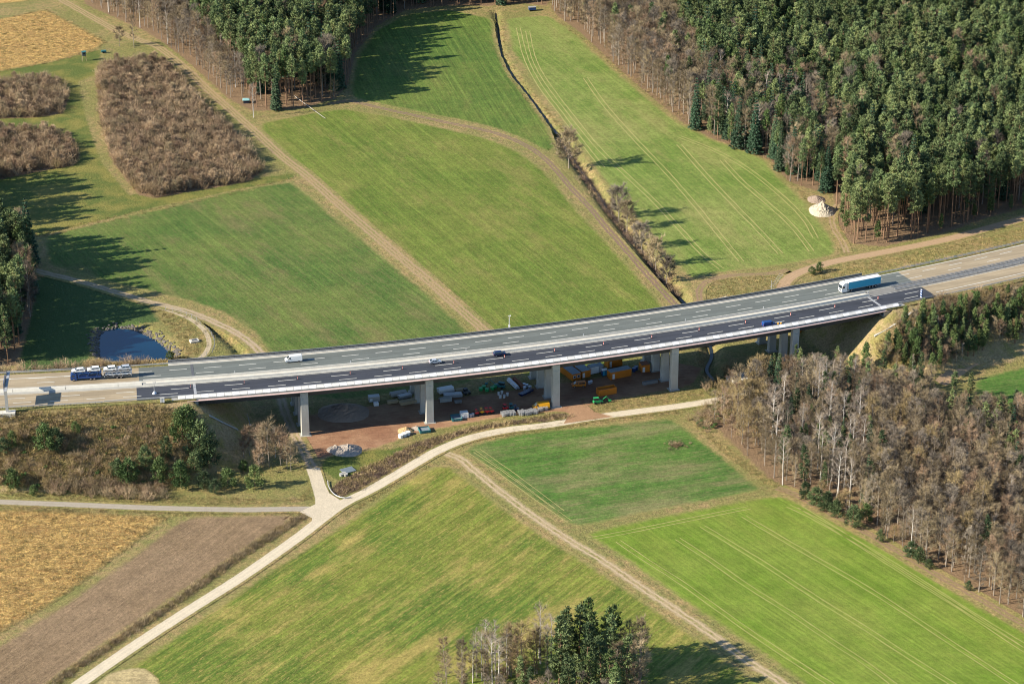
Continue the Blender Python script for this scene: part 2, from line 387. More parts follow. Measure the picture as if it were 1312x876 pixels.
W_TOP = [(186,40),(205,52),(232,72),(262,98),(292,126),(322,142),(346,142),(392,138),(430,126),(446,108),(456,68),(482,34),(520,13),(575,7),(622,8),(655,6),(668,4),(700,8),(760,-90),(60,-90),(110,6)]
W_RIGHT = [(706,10),(716,22),(744,42),(790,86),(830,120),(872,155),(914,179),(986,205),(1010,232),(1040,243),(1068,248),(1074,290),(1090,312),(1130,316),(1172,307),(1216,297),(1262,280),(1330,262),(1480,225),(1480,-110),(720,-110)]
W_LOW = [(898,530),(930,560),(962,590),(985,612),(1012,628),(1040,642),(1092,668),(1146,699),(1198,730),(1252,761),(1312,796),(1430,850),(1430,530),(1312,533),(1262,530),(1235,520),(1190,505),(1160,490),(1100,485),(1050,478),(1010,478),(975,492),(940,512)]
W_BOT = [(560,985),(570,912),(600,880),(640,850),(690,838),(740,846),(780,862),(815,885),(826,915),(820,985)]
TH_MAIN = [(122,98),(135,82),(160,78),(200,78),(225,92),(250,122),(290,160),(322,192),(338,218),(320,232),(291,238),(240,246),(200,254),(178,250),(160,228),(140,200),(130,160)]
TH_L1 = [(-60,112),(0,106),(60,100),(82,108),(88,128),(80,146),(40,151),(0,152),(-60,158)]
TH_L2 = [(-60,170),(0,166),(60,168),(92,182),(102,200),(96,212),(60,218),(0,230),(-60,240)]
K_GREEN = [(-60,96),(130,64),(122,95),(100,105),(110,150),(128,205),(165,250),(330,228),(378,222),(374,229),(200,265),(50,302),(-60,300)]
SHADE_GRASS = [(44,350),(120,372),(190,392),(205,412),(118,420),(112,475),(24,475)]  # grass coloured darker green where the left wood's shade falls
DARK_SHADE = []
BRAMBLE = [(424,628),(436,616),(470,598),(500,585),(530,568),(560,560),(600,549),(650,541),(720,529),(737,534),(700,540),(640,546),(596,555),(560,569),(530,588),(500,605),(462,628),(436,638)]

def w_(P): return GP(P)
# ------------------------------------------------------------------ terrain
wPOND = w_(POND); wBASIN = w_(BASIN); wC1 = w_(CREEK1); wC2 = w_(CREEK2); wD5 = w_(DITCH5)
def height(X, Y):
    s, o = toSO(X, Y)
    ds = np.minimum(np.maximum(s - (S0 - 1), 0), np.maximum((S1 + 1) - s, 0))     # distance into the gap under the bridge
    do = np.maximum(np.maximum(-6.2 - o, o - 24.4), 0)
    dd = np.where(s < S0 - 1, np.hypot(0, do), np.where(s > S1 + 1, do, np.hypot(ds, do)))
    wob = 0.8 * np.sin(X * 0.11 + Y * 0.07) + 0.5 * np.sin(X * 0.23 - Y * 0.19)
    slope = np.where(ds > 0, 1.25, 1.6)
    h = 16.9 - np.maximum(dd - 0.6, 0) / slope * (1 + 0.03 * wob)
    h = np.where((ds > 0) & (do < 0.5), np.minimum(h, 14.6), h)
    h = np.maximum(h, 0)
    for P, hw, dep in ((wC1, 1.6, 1.5), (wC2, 3.3, 2.2), (wD5, 2.4, 1.8)):
        d = segdist(X, Y, P)
        h = np.where(h < 0.5, h - dep * np.clip(1.25 - d / hw, 0, 1), h)
    d = segdist(X, Y, wBASIN, True); d = np.where(inside(X, Y, wBASIN), d, -d)
    h = np.where(h < 6, h - 2.9 * np.clip((d + 0.5) / 5.0, 0, 1), h)
    return h
def H1(x, y): return float(height(np.array([x]), np.array([y]))[0])
def axis(a, b, step, far, lo=True):
    base = np.arange(a, b + step, step); g = [step]
    ext = []
    d = step
    x = 0
    while x < far: d *= 1.35; x += d; ext.append(x)
    ext = np.array(ext)
    return np.concatenate([a - ext[::-1], base, base[-1] + ext])
xs = axis(-296, 296, 1.6, 9000); ys = axis(590, 1300, 1.6, 9000)
XX, YY = np.meshgrid(xs, ys)
ZZ = height(XX, YY)
nx, ny = len(xs), len(ys)
V = np.stack([XX.ravel(), YY.ravel(), ZZ.ravel()], 1)
i0 = (np.arange(ny - 1)[:, None] * nx + np.arange(nx - 1)[None]).ravel()
F = np.stack([i0, i0 + 1, i0 + nx + 1, i0 + nx], 1)
me = bpy.data.meshes.new('ground'); me.vertices.add(len(V)); me.vertices.foreach_set('co', V.ravel())
me.loops.add(F.size); me.loops.foreach_set('vertex_index', F.ravel().astype(np.int32))
me.polygons.add(len(F)); me.polygons.foreach_set('loop_start', np.arange(0, F.size, 4, dtype=np.int32))
me.polygons.foreach_set('loop_total', np.full(len(F), 4, dtype=np.int32))
me.polygons.foreach_set('use_smooth', np.ones(len(F), dtype=bool))
me.update(); me.validate()
me.materials.append(M['ground'])
def put(me, name, arr):
    a = me.attributes.new(name, 'FLOAT', 'POINT'); a.data.foreach_set('value', arr.ravel().astype(np.float32))
def soft(polys, r=3.0):
    v = np.zeros(XX.shape)
    for P in polys:
        P = w_(P); d = segdist(XX, YY, P, True); d = np.where(inside(XX, YY, P), d, -d)
        v = np.maximum(v, np.clip(0.5 + d / (2 * r), 0, 1))
    return v
sS, oO = toSO(XX, YY)
put(me, 'litter', soft([W_LEFT, W_LEFT0, W_TOP, W_RIGHT, W_LOW, W_BOT, TH_MAIN, TH_L1, TH_L2, BRAMBLE]))
put(me, 'green', soft([K_GREEN, [(410,600),(420,578),(500,575),(540,566),(440,620)]]))
put(me, 'dark', soft([SHADE_GRASS]))
bank = np.clip(ZZ / 1.5, 0, 1) * (oO < 12); bank = np.where((oO > 12) & (ZZ > 0.3), 0.45, bank)
put(me, 'bank', bank)
tag(link('ground', me), 'rough straw coloured grassland and wood floor between the fields', kind='structure')

# ------------------------------------------------------------------ sheets: fields and tracks
def field(name, P, mat, label, z=0.035, inset=3.0, jit=0.35):
    W = densify(w_(P), 2.2)
    area = sum(W[i][0] * W[(i + 1) % len(W)][1] - W[(i + 1) % len(W)][0] * W[i][1] for i in range(len(W)))
    if area < 0: W = W[::-1]
    for _ in range(4): W = 0.5 * W + 0.25 * (np.roll(W, 1, 0) + np.roll(W, -1, 0))
    n = len(W)
    t = np.roll(W, -1, 0) - np.roll(W, 1, 0); t /= np.linalg.norm(t, axis=1)[:, None] + 1e-9
    nn = np.stack([-t[:, 1], t[:, 0]], 1)
    ph = np.cumsum(rng.normal(0, 0.5, n))
    W = W + nn * (jit * (np.sin(ph) + rng.normal(0, 0.4, n)))[:, None]
    I = W + nn * inset
    V = [(x, y, z) for x, y in W] + [(x, y, z) for x, y in I]
    F = [(i, (i + 1) % n, n + (i + 1) % n, n + i) for i in range(n)]
    for a, b, c in tessellate_polygon([[Vector((x, y, 0)) for x, y in I]]):
        F.append((n + a, n + b, n + c))
    me = mkmesh(name, V, F, mat)
    bm = bmesh.new(); bm.from_mesh(me)
    for f in bm.faces:
        f.normal_update()
        if f.normal.z < 0: f.normal_flip()
    bm.to_mesh(me); bm.free()
    put(me, 'edge', np.concatenate([np.zeros(n), np.ones(n)]))
    return tag(link(name, me), label, kind='structure')
def ribbon(name, P, mat, label, half, z=0.08, cols=5, step=1.5, world=False, hcap=4.0, lift=True, parent=None, width=None):
    C = catmull(P if world else w_(P), step)
    t = np.gradient(C, axis=0); t /= np.linalg.norm(t, axis=1)[:, None] + 1e-9
    nn = np.stack([-t[:, 1], t[:, 0]], 1); u = np.linspace(-half, half, cols)
    P3 = C[:, None, :] + nn[:, None, :] * u[None, :, None]
    h = np.maximum(height(P3[..., 0], P3[..., 1]), -0.02) if lift else 0 * P3[..., 0]
    h = np.where(h > hcap, hcap, h)
    m = len(C)
    V = np.concatenate([P3, (h + z)[..., None]], 2).reshape(-1, 3)
    F = [(i * cols + j, (i + 1) * cols + j, (i + 1) * cols + j + 1, i * cols + j + 1) for i in range(m - 1) for j in range(cols - 1)]
    F = [f[::-1] for f in F]
    me = mkmesh(name, V, F, mat)
    put(me, 'lat', np.tile(u, m))
    o = link(name, me, parent)
    return tag(o, label, kind='structure') if parent is None else o
def wang(a, b):
    p, q = G(*a), G(*b); return math.atan2(q[1] - p[1], q[0] - p[0])
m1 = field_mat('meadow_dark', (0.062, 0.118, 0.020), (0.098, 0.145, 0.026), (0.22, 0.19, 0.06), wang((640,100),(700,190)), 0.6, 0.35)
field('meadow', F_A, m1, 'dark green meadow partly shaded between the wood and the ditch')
m2 = field_mat('crop_pale', (0.115, 0.182, 0.030), (0.175, 0.215, 0.052), (0.31, 0.26, 0.10), wang((880,160),(1066,300)), 0.35, 0.45)
field('field', F_B, m2, 'pale green crop field with curved tramlines right of the ditch')
m3 = field_mat('meadow_mid', (0.092, 0.142, 0.020), (0.135, 0.168, 0.030), (0.26, 0.215, 0.07), wang((329,158),(625,420)), 0.42, 0.45, 0.03, 1.4)
field('meadow', F_C, m3, 'large mown green meadow in the middle above the bridge')
m4 = field_mat('meadow_left', (0.062, 0.118, 0.022), (0.112, 0.150, 0.034), (0.20, 0.155, 0.07), wang((329,250),(560,420)), 0.40, 0.55, 0.028, 1.0)
field('field', F_D, m4, 'green field with brownish patches left above the bridge')
m5 = field_mat('crop_deep', (0.050, 0.120, 0.020), (0.078, 0.150, 0.026), (0.25, 0.20, 0.10), wang((640,640),(960,590)), 0.4, 0.62, 0.02, 0.9)
field('field', F_E, m5, 'deep green striped field just below the gravel road')
m6 = field_mat('crop_bright', (0.122, 0.196, 0.020), (0.165, 0.218, 0.034), (0.28, 0.26, 0.06), wang((1100,700),(1312,830)), 0.35, 0.2, 0.025, 1.2, 0.7, grain=1.0)
field('field', F_F, m6, 'bright yellow green crop field with long tramlines at lower right')
m7 = field_mat('meadow_olive', (0.078, 0.130, 0.018), (0.145, 0.168, 0.028), (0.36, 0.275, 0.085), wang((240,820),(560,610)), 0.65, 0.80, 0.03, 0.6)
field('meadow', F_G, m7, 'large olive green meadow with straw streaks at the bottom')
def gold_mat():
    n = NT('golden_grass'); v = n.map(rot=-0.3, scale=(0.6, 1.3, 1))
    a = n.noise(0.35, 5, 0.75, v, 1.5); b = n.noise(1.6, 4, 0.7, None, 0.6)
    c = n.mix(n.ss(a, 0.38, 0.62), (0.36, 0.205, 0.070), (0.60, 0.395, 0.130))
    c = n.mix(n.ss(b, 0.5, 0.75), c, (0.72, 0.52, 0.21))
    c = n.mix(n.math('MULTIPLY', n.ss(n.noise(0.09, 4, 0.6), 0.55, 0.7), 0.5), c, (0.26, 0.145, 0.06))
    c = n.gain(c, n.math('MULTIPLY_ADD', b, 2.4, -0.1))
    c = n.mix(n.ss(n.math('ADD', n.attr('edge'), n.math('MULTIPLY_ADD', n.noise(0.6, 4, 0.7), 1.2, -0.6)), 0, 1), verge(n), c)
    n.bump(n.math('ADD', a, b), 0.9, 0.8); return n.out(c)
m8 = gold_mat()
field('field', F_H, m8, 'golden field of lodged dry grass at the lower left')
field('field', F_J, m8, 'golden dry grass field at the upper left corner')
field('field', F_J2, m8, 'sliver of golden grass beyond the hedge in the top left corner')
m9 = field_mat('bare_soil', (0.190, 0.130, 0.072), (0.225, 0.155, 0.090), (0.28, 0.20, 0.12), wang((85,769),(240,660)), 0.35, 0.3, 0.03, 1.3, 0.45, 0.5)
field('field', F_I, m9, 'bare brown harrowed field left of the concrete lane')
field('field', F_R, m5, 'small green field with tree shadows at the right edge')
field('meadow', F_TL, m1, 'tiny green meadow corner at the left edge below the lane', inset=1.0)
n = NT('yard_soil'); c = n.mix(n.ss(n.noise(0.06, 5, 0.65), 0.35, 0.65), (0.255, 0.130, 0.075), (0.39, 0.235, 0.135))
c = n.gain(c, n.math('MULTIPLY_ADD', n.noise(0.8, 4, 0.7, n.map(rot=-0.2, scale=(0.3, 1, 1))), 0.9, 0.55))
e = n.ss(n.math('ADD', n.attr('edge'), n.math('MULTIPLY_ADD', n.noise(0.5, 4, 0.7), 1.4, -0.7)), 0.2, 0.9)
n.bump(n.noise(0.9, 4, 0.7), 0.4, 0.4); M['yard'] = n.out(n.mix(e, verge(n), c))
def lay_yard():
    W = densify(w_(F_YARD), 3)
    o = field('construction_yard', F_YARD, M['yard'], 'reddish earth construction yard under the bridge', z=0.05, inset=2.2)
lay_yard()

soil = (0.38, 0.27, 0.155)
mt_rut = track_mat('farm_track', soil, 0.75)
mt_wide = track_mat('double_track', (0.36, 0.255, 0.14), 0.7, ((-1.6, 0.45), (-0.1, 0.35), (1.5, 0.45)), 3.0)
mt_dirt = track_mat('dirt_track', (0.41, 0.28, 0.165), 0.0, ((-1.0, 0.6), (1.0, 0.6)), 2.6, paved=2.3)
mt_brown = track_mat('brown_track', (0.27, 0.18, 0.11), 0.5)
mt_road = track_mat('gravel_road', (0.60, 0.515, 0.375), paved=2.05)
mt_grey = track_mat('worn_tarmac', (0.36, 0.315, 0.25), paved=1.6)
ribbon('track', T1, mt_wide, 'broad straw coloured farm track with wheel ruts between the two green fields', 4.0, 0.10, 7)
ribbon('track', T2, track_mat('farm_track_b', (0.22, 0.145, 0.105), 0.8, ((-0.8, 0.42), (0.8, 0.42)), 1.5), 'rutted farm track curving along the ditch', 2.5, 0.11)
ribbon('track', T3, track_mat('gravelly_track', (0.42, 0.32, 0.21), 0.3, ((-0.9, 0.5), (0.9, 0.5)), 2.2), 'sandy track bending past the pond and under the bridge', 3.4, 0.12, hcap=0.3)
ribbon('track', T4, track_mat('twin_track', (0.47, 0.36, 0.225), 0.35, ((-0.85, 0.38), (0.85, 0.38)), 2.3), 'twin rut farm track running to the lower right', 3.3, 0.10)
ribbon('lane', R2, mt_grey, 'narrow grey asphalt lane at the left', 2.6, 0.115)
ribbon('lane', R3, track_mat('spur_concrete', (0.55, 0.47, 0.34), paved=2.2), 'short concrete spur towards the bridge', 2.9, 0.125)
ribbon('road', R1, mt_road, 'pale concrete farm road sweeping below the bridge', 3.1, 0.135, hcap=0.3)
ribbon('track', TR, mt_dirt, 'wide sandy track beside the motorway at the right', 3.6, 0.10)
ribbon('track', TR2, mt_rut, 'faint grassy track past the gravel heap', 2.6, 0.09)
ribbon('track', TL2, mt_brown, 'small looping track by the ditch above the bridge', 2.6, 0.10, hcap=2)
ribbon('track', TR3, mt_dirt, 'sandy track below the right embankment', 3.2, 0.10, hcap=2)
ribbon('track', TR4, mt_brown, 'brown track at the right edge below the small field', 3.0, 0.09)
ribbon('track', T8, mt_brown, 'brown strip track along the lower wood edge', 3.4, 0.085)
# junction fillet
jm = track_mat('junction', (0.58, 0.495, 0.36), paved=50)
J = [(384,656),(404,646),(404,632),(402,608),(412,606),(416,620),(422,632),(436,641),(462,634),(452,641),(430,655),(413,668),(398,676),(400,664)]
W = [Vector((*p, 0)) for p in w_(J)]
me = mkmesh('junction', [(p.x, p.y, 0.15) for p in W], [t for t in tessellate_polygon([W])], jm); put(me, 'lat', np.zeros(len(W)))
tag(link('junction', me), 'pale concrete junction where the three lanes meet', kind='structure')
J = [(722,543),(730,530),(728,522),(752,519),(762,528),(786,534)]
W = [Vector((*p, 0)) for p in w_(J)]
tag(link('yard_entrance', mkmesh('yard_entrance', [(p.x, p.y, 0.142) for p in W], [t for t in tessellate_polygon([W])], track_mat('entrance_soil', (0.36, 0.215, 0.12), paved=50))), 'red earth entrance from the farm road into the yard', kind='structure')
# tramlines: bare wheel tracks in the crops
soil_line = NT('wheel_track'); soil_line = soil_line.out(soil_line.gain(soil_line.mix(soil_line.noise(0.3, 3), (0.30, 0.28, 0.09), (0.44, 0.38, 0.16)), soil_line.math('MULTIPLY_ADD', soil_line.noise(1.0, 3), 0.8, 0.6)))
def tramlines(name, lines, label, gap=1.8, hw=0.12, z=0.055):
    V, F, L = [], [], []
    for P in lines:
        C = catmull(w_(P), 4); t = np.gradient(C, axis=0); t /= np.linalg.norm(t, axis=1)[:, None]
        nn = np.stack([-t[:, 1], t[:, 0]], 1)
        for off in (-gap / 2, gap / 2):
            wj = hw * (0.7 + 0.6 * rng.random(len(C)))
            a = len(V); jitter = rng.normal(0, 0.05, len(C))
            for k in range(len(C)):
                p = C[k] + nn[k] * (off + jitter[k] - wj[k]); q = C[k] + nn[k] * (off + jitter[k] + wj[k])
                V += [(p[0], p[1], z), (q[0], q[1], z)]
            F += [(a + 2 * k, a + 2 * k + 1, a + 2 * k + 3, a + 2 * k + 2) for k in range(len(C) - 1)]
    me = mkmesh(name, V, F, soil_line)
    bm = bmesh.new(); bm.from_mesh(me)
    for f in bm.faces:
        if f.normal.z < 0: f.normal_flip()
    bm.to_mesh(me); bm.free()
    tag(link(name, me), label, kind='structure')
tramlines('wheel_tracks', [
    [(1010,648),(1040,662),(1108,700),(1175,741),(1244,785),(1312,826),(1400,878)],
    [(1025,649),(1090,690),(1160,735),(1230,778),(1312,832),(1390,880)],
    [(953,661),(990,683),(1040,712),(1096,744),(1155,781),(1220,824),(1300,876),(1340,900)],
    [(900,674),(930,692),(984,725),(1040,762),(1100,799),(1160,838),(1222,877),(1260,900)],
    [(868,690),(910,717),(960,752),(1010,783),(1060,817),(1110,850),(1150,880)],
    [(792,693),(830,719),(870,744),(920,780),(970,815),(1020,848),(1070,880)],
    [(755,690),(800,682),(870,668),(960,650)]], 'pale tractor wheel lines through the bright green field')
tramlines('wheel_tracks', [
    [(676,40),(684,75),(700,105),(730,145),(765,188),(800,222),(835,255),(868,290),(900,325),(925,345)],
    [(664,36),(674,75),(692,110),(722,150),(748,185),(772,215)],
    [(750,100),(775,135),(815,180),(855,222),(890,262),(925,305),(950,335)],
    [(870,185),(905,225),(940,262),(975,298),(1000,325)],
    [(925,205),(950,232),(985,262),(1015,290),(1040,322)],
    [(870,175),(920,195),(960,218),(1000,250),(1030,280),(1045,305)]], 'curved tractor wheel lines through the pale field', gap=2.0, hw=0.19)
tramlines('wheel_tracks', [
    [(604,580),(640,604),(690,640),(730,668)], [(612,576),(660,610),(720,655)]], 'worn wheel lines along the edge of the deep green field', hw=0.12)
# water
W = densify(w_(BASIN), 3)
for P, mat, z, nm, lb in ((BASIN, M['water'], -1.7, 'pond_water', 'deep blue water of the small pond behind the motorway'),):
    W = [Vector((*p, 0)) for p in w_(P)]
    tag(link(nm, mkmesh(nm, [(p.x, p.y, z) for p in W], list(tessellate_polygon([W])), mat)), lb, kind='structure')
ribbon('creek_water', CREEK1, M['creek'], 'dark water in the narrow ditch between the meadows', 0.7, -1.1, 3, lift=False)
ribbon('creek_water', CREEK2, M['creek'], 'dark water in the tree lined ditch running under the bridge', 0.6, -1.75, 3, lift=False)
# ------------------------------------------------------------------ motorway
def sweep(prof, s0, s1, ds=4.0, closed=True, z0=DZ):
    """profile of (o, z) swept along the arc"""
    n = max(1, int(round((s1 - s0) / ds))); ss = np.linspace(s0, s1, n + 1); m = len(prof)
    V = []
    for s in ss:
        for o, z in prof:
            x, y = SO(s, o); V.append((x, y, z0 + z))
    F = []
    for i in range(n):
        for j in range(m if closed else m - 1):
            k = (j + 1) % m
            F.append((i * m + j, (i + 1) * m + j, (i + 1) * m + k, i * m + k))
    if closed:
        F += [tuple(range(m)), tuple(n * m + j for j in range(m - 1, -1, -1))]
    return V, F, ss, m
def sw(name, prof, s0, s1, mat, parent=None, label=None, kind=None, ds=4.0, cat=None, group=None):
    V, F, ss, m = sweep(prof, s0, s1, ds)
    me = mkmesh(name, V, F, mat)
    bm = bmesh.new(); bm.from_mesh(me); bmesh.ops.recalc_face_normals(bm, faces=bm.faces); bm.to_mesh(me); bm.free()
    put(me, 'run', np.repeat(ss, m)); put(me, 'off', np.tile([q[0] for q in prof], len(ss)))
    o = link(name, me, parent)
    return tag(o, label, cat, group, kind)
def rect(o0, o1, z0, z1): return [(o0, z0), (o1, z0), (o1, z1), (o0, z1)]
NL, NR = -200, 470
oS0, oS1, oN0, oN1 = -3.4, 6.9, 11.2, 22.2
r = sw('motorway', rect(oS0, oS1, -0.35, 0.0), -7.5, 283, M['asph_dark'], None, 'fresh dark asphalt carriageway on the near side of the bridge', 'structure')
sw('motorway', rect(oN0, oN1, -0.35, 0.0), -6.5, 283, M['asph_green'], None, 'weathered grey green asphalt carriageway on the far side of the bridge', 'structure')
for (a, b, sa, sb, lb) in ((oS0, oS1, NL, -7.5, 'tan concrete slab carriageway, near side, left of the bridge'), (oN0, oN1, NL, -6.5, 'tan concrete slab carriageway, far side, left of the bridge'),
                           (oS0, oS1, 283, NR, 'tan concrete slab carriageway, near side, right of the bridge'), (oN0, oN1, 283, NR, 'tan concrete slab carriageway, far side, right of the bridge')):
    sw('motorway', rect(a, b, -0.35, 0.0), sa, sb, M['slab'], None, lb, 'structure')
# gravel / kerb strips off the bridge
for sa, sb, lb in ((NL, S0, 'left'), (S1, NR, 'right')):
    sw('road_verge', rect(-5.6, oS0, -0.5, 0.03), sa, sb, M['ground'], None, 'grassy shoulder, near side, %s of the bridge' % lb, 'structure')
    sw('road_verge', rect(oN1, 24.0, -0.5, 0.03), sa, sb, M['ground'], None, 'grassy shoulder, far side, %s of the bridge' % lb, 'structure')
    sw('median_strip', rect(oS1, oN0, -0.5, 0.04), sa, sb, M['concrete'] if lb == 'left' else M['concrete_d'], None, 'central strip %s of the bridge' % lb, 'structure')
def dashes(name, o, starts, L, label, wd=0.27, z=0.025):
    V, F = [], []
    for s in starts:
        a = len(V)
        for k in range(4):
            for oo in (o - wd / 2, o + wd / 2):
                x, y = SO(s + L * k / 3, oo); V.append((x, y, DZ + z))
        F += [(a + 2 * k, a + 2 * k + 2, a + 2 * k + 3, a + 2 * k + 1) for k in range(3)]
    tag(link(name, mkmesh(name, V, F, M['marking'])), label, kind='structure')
dashes('lane_marking', 0.0, [12 * i for i in range(-14, 22)] + [12 * 22.6], 6, 'short white dashes beside the hard shoulder, near carriageway')
dashes('lane_marking', 3.45, [3.8 + 18 * i for i in range(-9, 16)], 6, 'white lane dashes between the two lanes, near carriageway')
dashes('lane_marking', 18.6, [4 + 12 * i for i in range(-14, 32)], 6, 'short white dashes beside the hard shoulder, far carriageway')
dashes('lane_marking', 14.9, [13 + 18 * i for i in range(-10, 22)], 6, 'white lane dashes between the two lanes, far carriageway')
def line(o, s0, s1, label, wd=0.22):
    n = int((s1 - s0) / 4); V = []
    for i in range(n + 1):
        s = s0 + (s1 - s0) * i / n
        for oo in (o - wd / 2, o + wd / 2): x, y = SO(s, oo); V.append((x, y, DZ + 0.025))
    tag(link('edge_marking', mkmesh('edge_marking', V, [(2 * i, 2 * i + 2, 2 * i + 3, 2 * i + 1) for i in range(n)], M['marking'])), label, kind='structure')
line(6.55, NL, NR, 'solid white edge line beside the median, near carriageway'); line(11.6, NL, NR, 'solid white edge line beside the median, far carriageway')
line(0.0, 285, NR, 'solid white shoulder line right of the bridge', 0.3); line(21.7, 262, NR, 'solid white outer edge line right of the bridge', 0.35)
line(18.9, NL, -20, 'solid white shoulder line left of the bridge', 0.3)

# ---- the bridge
B = thing('motorway_bridge', 'long concrete motorway viaduct on rows of slender square piers', 'bridge')
cap = 0.16
for o0, o1, sgn in ((-5.3, 8.9, 1), (9.2, 23.9, -1)):
    c = (o0 + o1) / 2
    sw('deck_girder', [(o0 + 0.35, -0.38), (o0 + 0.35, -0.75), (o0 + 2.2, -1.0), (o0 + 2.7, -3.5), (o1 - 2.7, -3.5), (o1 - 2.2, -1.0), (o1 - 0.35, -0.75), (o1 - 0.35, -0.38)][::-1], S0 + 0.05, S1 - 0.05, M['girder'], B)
sw('edge_cap', [(-5.3, cap), (-5.3, -0.55), (-4.9, -0.55), (-4.9, -0.36), (oS0 - 0.003, -0.36), (oS0 - 0.003, cap)], S0 - 8, S1 + 8, M['concrete'], B)
sw('edge_cap', [(23.9, cap), (23.9, -0.55), (23.5, -0.55), (23.5, -0.36), (oN1 + 0.003, -0.36), (oN1 + 0.003, cap)], S0 - 8, S1 + 8, M['concrete_w'], B)
sw('fascia', [(-5.72, -0.66), (-5.303, -0.66), (-5.303, -0.34), (-5.72, -0.58)], S0 - 3, S1 + 3, M['rustline'], B)  # shaped as a sloping ledge so this line catches the sun
sw('drip_rail', rect(-5.36, -5.22, -1.05, -0.67), S0 - 3, S1 + 3, M['steel_d'], B)
sw('median_slab', rect(oS1 + 0.003, oN0 - 0.003, -0.36, 0.12), S0 - 17, S1 + 1, M['concrete_w'], B)
for oo in (7.35, 10.45):
    sw('median_barrier', [(oo - 0.3, 0.123), (oo + 0.3, 0.123), (oo + 0.18, 0.45), (oo + 0.12, 0.95), (oo - 0.12, 0.95), (oo - 0.18, 0.45)], S0 - 17, S1 + 0.8, M['concrete_w'], B)
# expansion joints
for s in (S0, S1):
    for a, b, m_ in ((oS0 + .05, oS1 - .05, M['steel']), (oN0 + .05, oN1 - .05, M['steel_d'])):
        sw('expansion_joint', rect(a, b, 0.0, 0.04), s - 0.45, s + 0.45, m_, B, ds=1)
# guard rail, near side: alternating edge boards, tilted to catch the sun as a bright band
def rail(parent, o, s0, s1, zs, hw, mat, name='rail'):
    for z0, z1 in zs: sw(name, rect(o - hw, o + hw, z0, z1), s0, s1, mat, parent)
rail(B, -3.75, S0 - 30, S1 + 25, ((0.55, 0.86),), 0.09, M['steel'])
rail(B, -4.12, S0 - 8, S1 + 8, ((1.06, 1.2),), 0.09, M['steel'], 'handrail')
pw = {}
for k, mm in (('w', M['panel_w']), ('g', M['panel_g'])):
    pw[k] = MB().hexa([(0.05, -0.18, 0.02), (2.5, -0.18, 0.02), (2.5, 0.95, 0.72), (0.05, 0.95, 0.72), (0.05, -0.18, 0.1), (2.5, -0.18, 0.1), (2.5, 0.95, 0.8), (0.05, 0.95, 0.8)]).build('sun_tilted_board', mm, B).data
pm = MB().box(-0.06, 0.06, -0.06, 0.06, 0, 0.9).build('rail_post', M['steel'], B).data
first = [o for o in B.children if o.name.startswith(('sun_tilted_board', 'rail_post'))]
n_ = int((S1 - S0 + 12) / 2.55)
def reuse(name, me, parent, s, o, z, first_used=set()):
    x, y = SO(s, o)
    if me.name not in first_used:
        first_used.add(me.name); ob = [c for c in parent.children if c.data == me][0]
    else: ob = link(name, me, parent)
    ob.location = (x, y, z); ob.rotation_euler = (0, 0, HEAD(s)); return ob
for i in range(n_):
    s = S0 - 6 + i * 2.55
    reuse('rail_post', pm, B, s, -4.12, DZ + cap)
    reuse('sun_tilted_board', pw['w' if i % 2 else 'g'], B, s, -5.12, DZ + cap + 0.1)
# far side railing
rail(B, 22.9, S0 - 30, S1 + 25, ((0.5, 0.84),), 0.09, M['steel'])
rail(B, 23.72, S0 - 8, S1 + 8, ((1.45, 1.55), (0.95, 1.01), (0.48, 0.54)), 0.05, M['steel'], 'handrail')
pm2 = MB().box(-0.05, 0.05, -0.05, 0.05, 0, 1.15).build('rail_post', M['steel_d'], B).data
for i in range(int((S1 - S0 + 14) / 2.0)): reuse('rail_post', pm2, B, S0 - 7 + i * 2.0, 23.72, DZ + cap)
me_inf = sw('railing_bars', rect(23.70, 23.74, 0.28, 1.45), S0 - 8, S1 + 8, M['steel_d'], B)
# piers
PH = 14.0 - 0.02
pier = MB()
hx, hy = 0.85, 1.3
pier.hexa([(-hx*1.05, -hy*1.05, -0.6), (hx*1.05, -hy*1.05, -0.6), (hx*1.05, hy*1.05, -0.6), (-hx*1.05, hy*1.05, -0.6), (-hx, -hy, PH), (hx, -hy, PH), (hx, hy, PH), (-hx, hy, PH)])
pp = MB()
def colmesh():
    """square shaft with chamfered edges, a recessed panel joint at 2/3 height and a wider head"""
    b = MB()
    rings = [(-0.6, 1.06), (9.6, 1.02), (9.62, 0.985), (9.72, 0.985), (9.74, 1.01), (13.0, 1.0), (13.02, 1.03), (PH, 1.03)]
    V, F = [], []
    for z, k in rings:
        x, y, c = 1.3 * k, 0.9 * k, 0.14
        V += [(-x + c, -y, z), (x - c, -y, z), (x, -y + c, z), (x, y - c, z), (x - c, y, z), (-x + c, y, z), (-x, y - c, z), (-x, -y + c, z)]
    for i in range(len(rings) - 1):
        for j in range(8): F.append((i * 8 + j, i * 8 + (j + 1) % 8, (i + 1) * 8 + (j + 1) % 8, (i + 1) * 8 + j))
    F += [tuple(range(7, -1, -1)), tuple(len(V) - 8 + j for j in range(8))]
    return mkmesh('pier', V, F, M['pier'])
n = NT('pier_concrete', 0.85, 0.2); c = n.mix(n.noise(0.6, 4, 0.7, n.map(scale=(1, 1, 0.15))), (0.36, 0.35, 0.31), (0.56, 0.54, 0.48))
M['pier'] = n.out(n.gain(c, n.math('MULTIPLY_ADD', n.noise(0.25, 3), 0.5, 0.75)))
cm = colmesh(); foot = MB().box(-1.9, 1.9, -1.5, 1.5, -0.5, 0.18)
fm = None
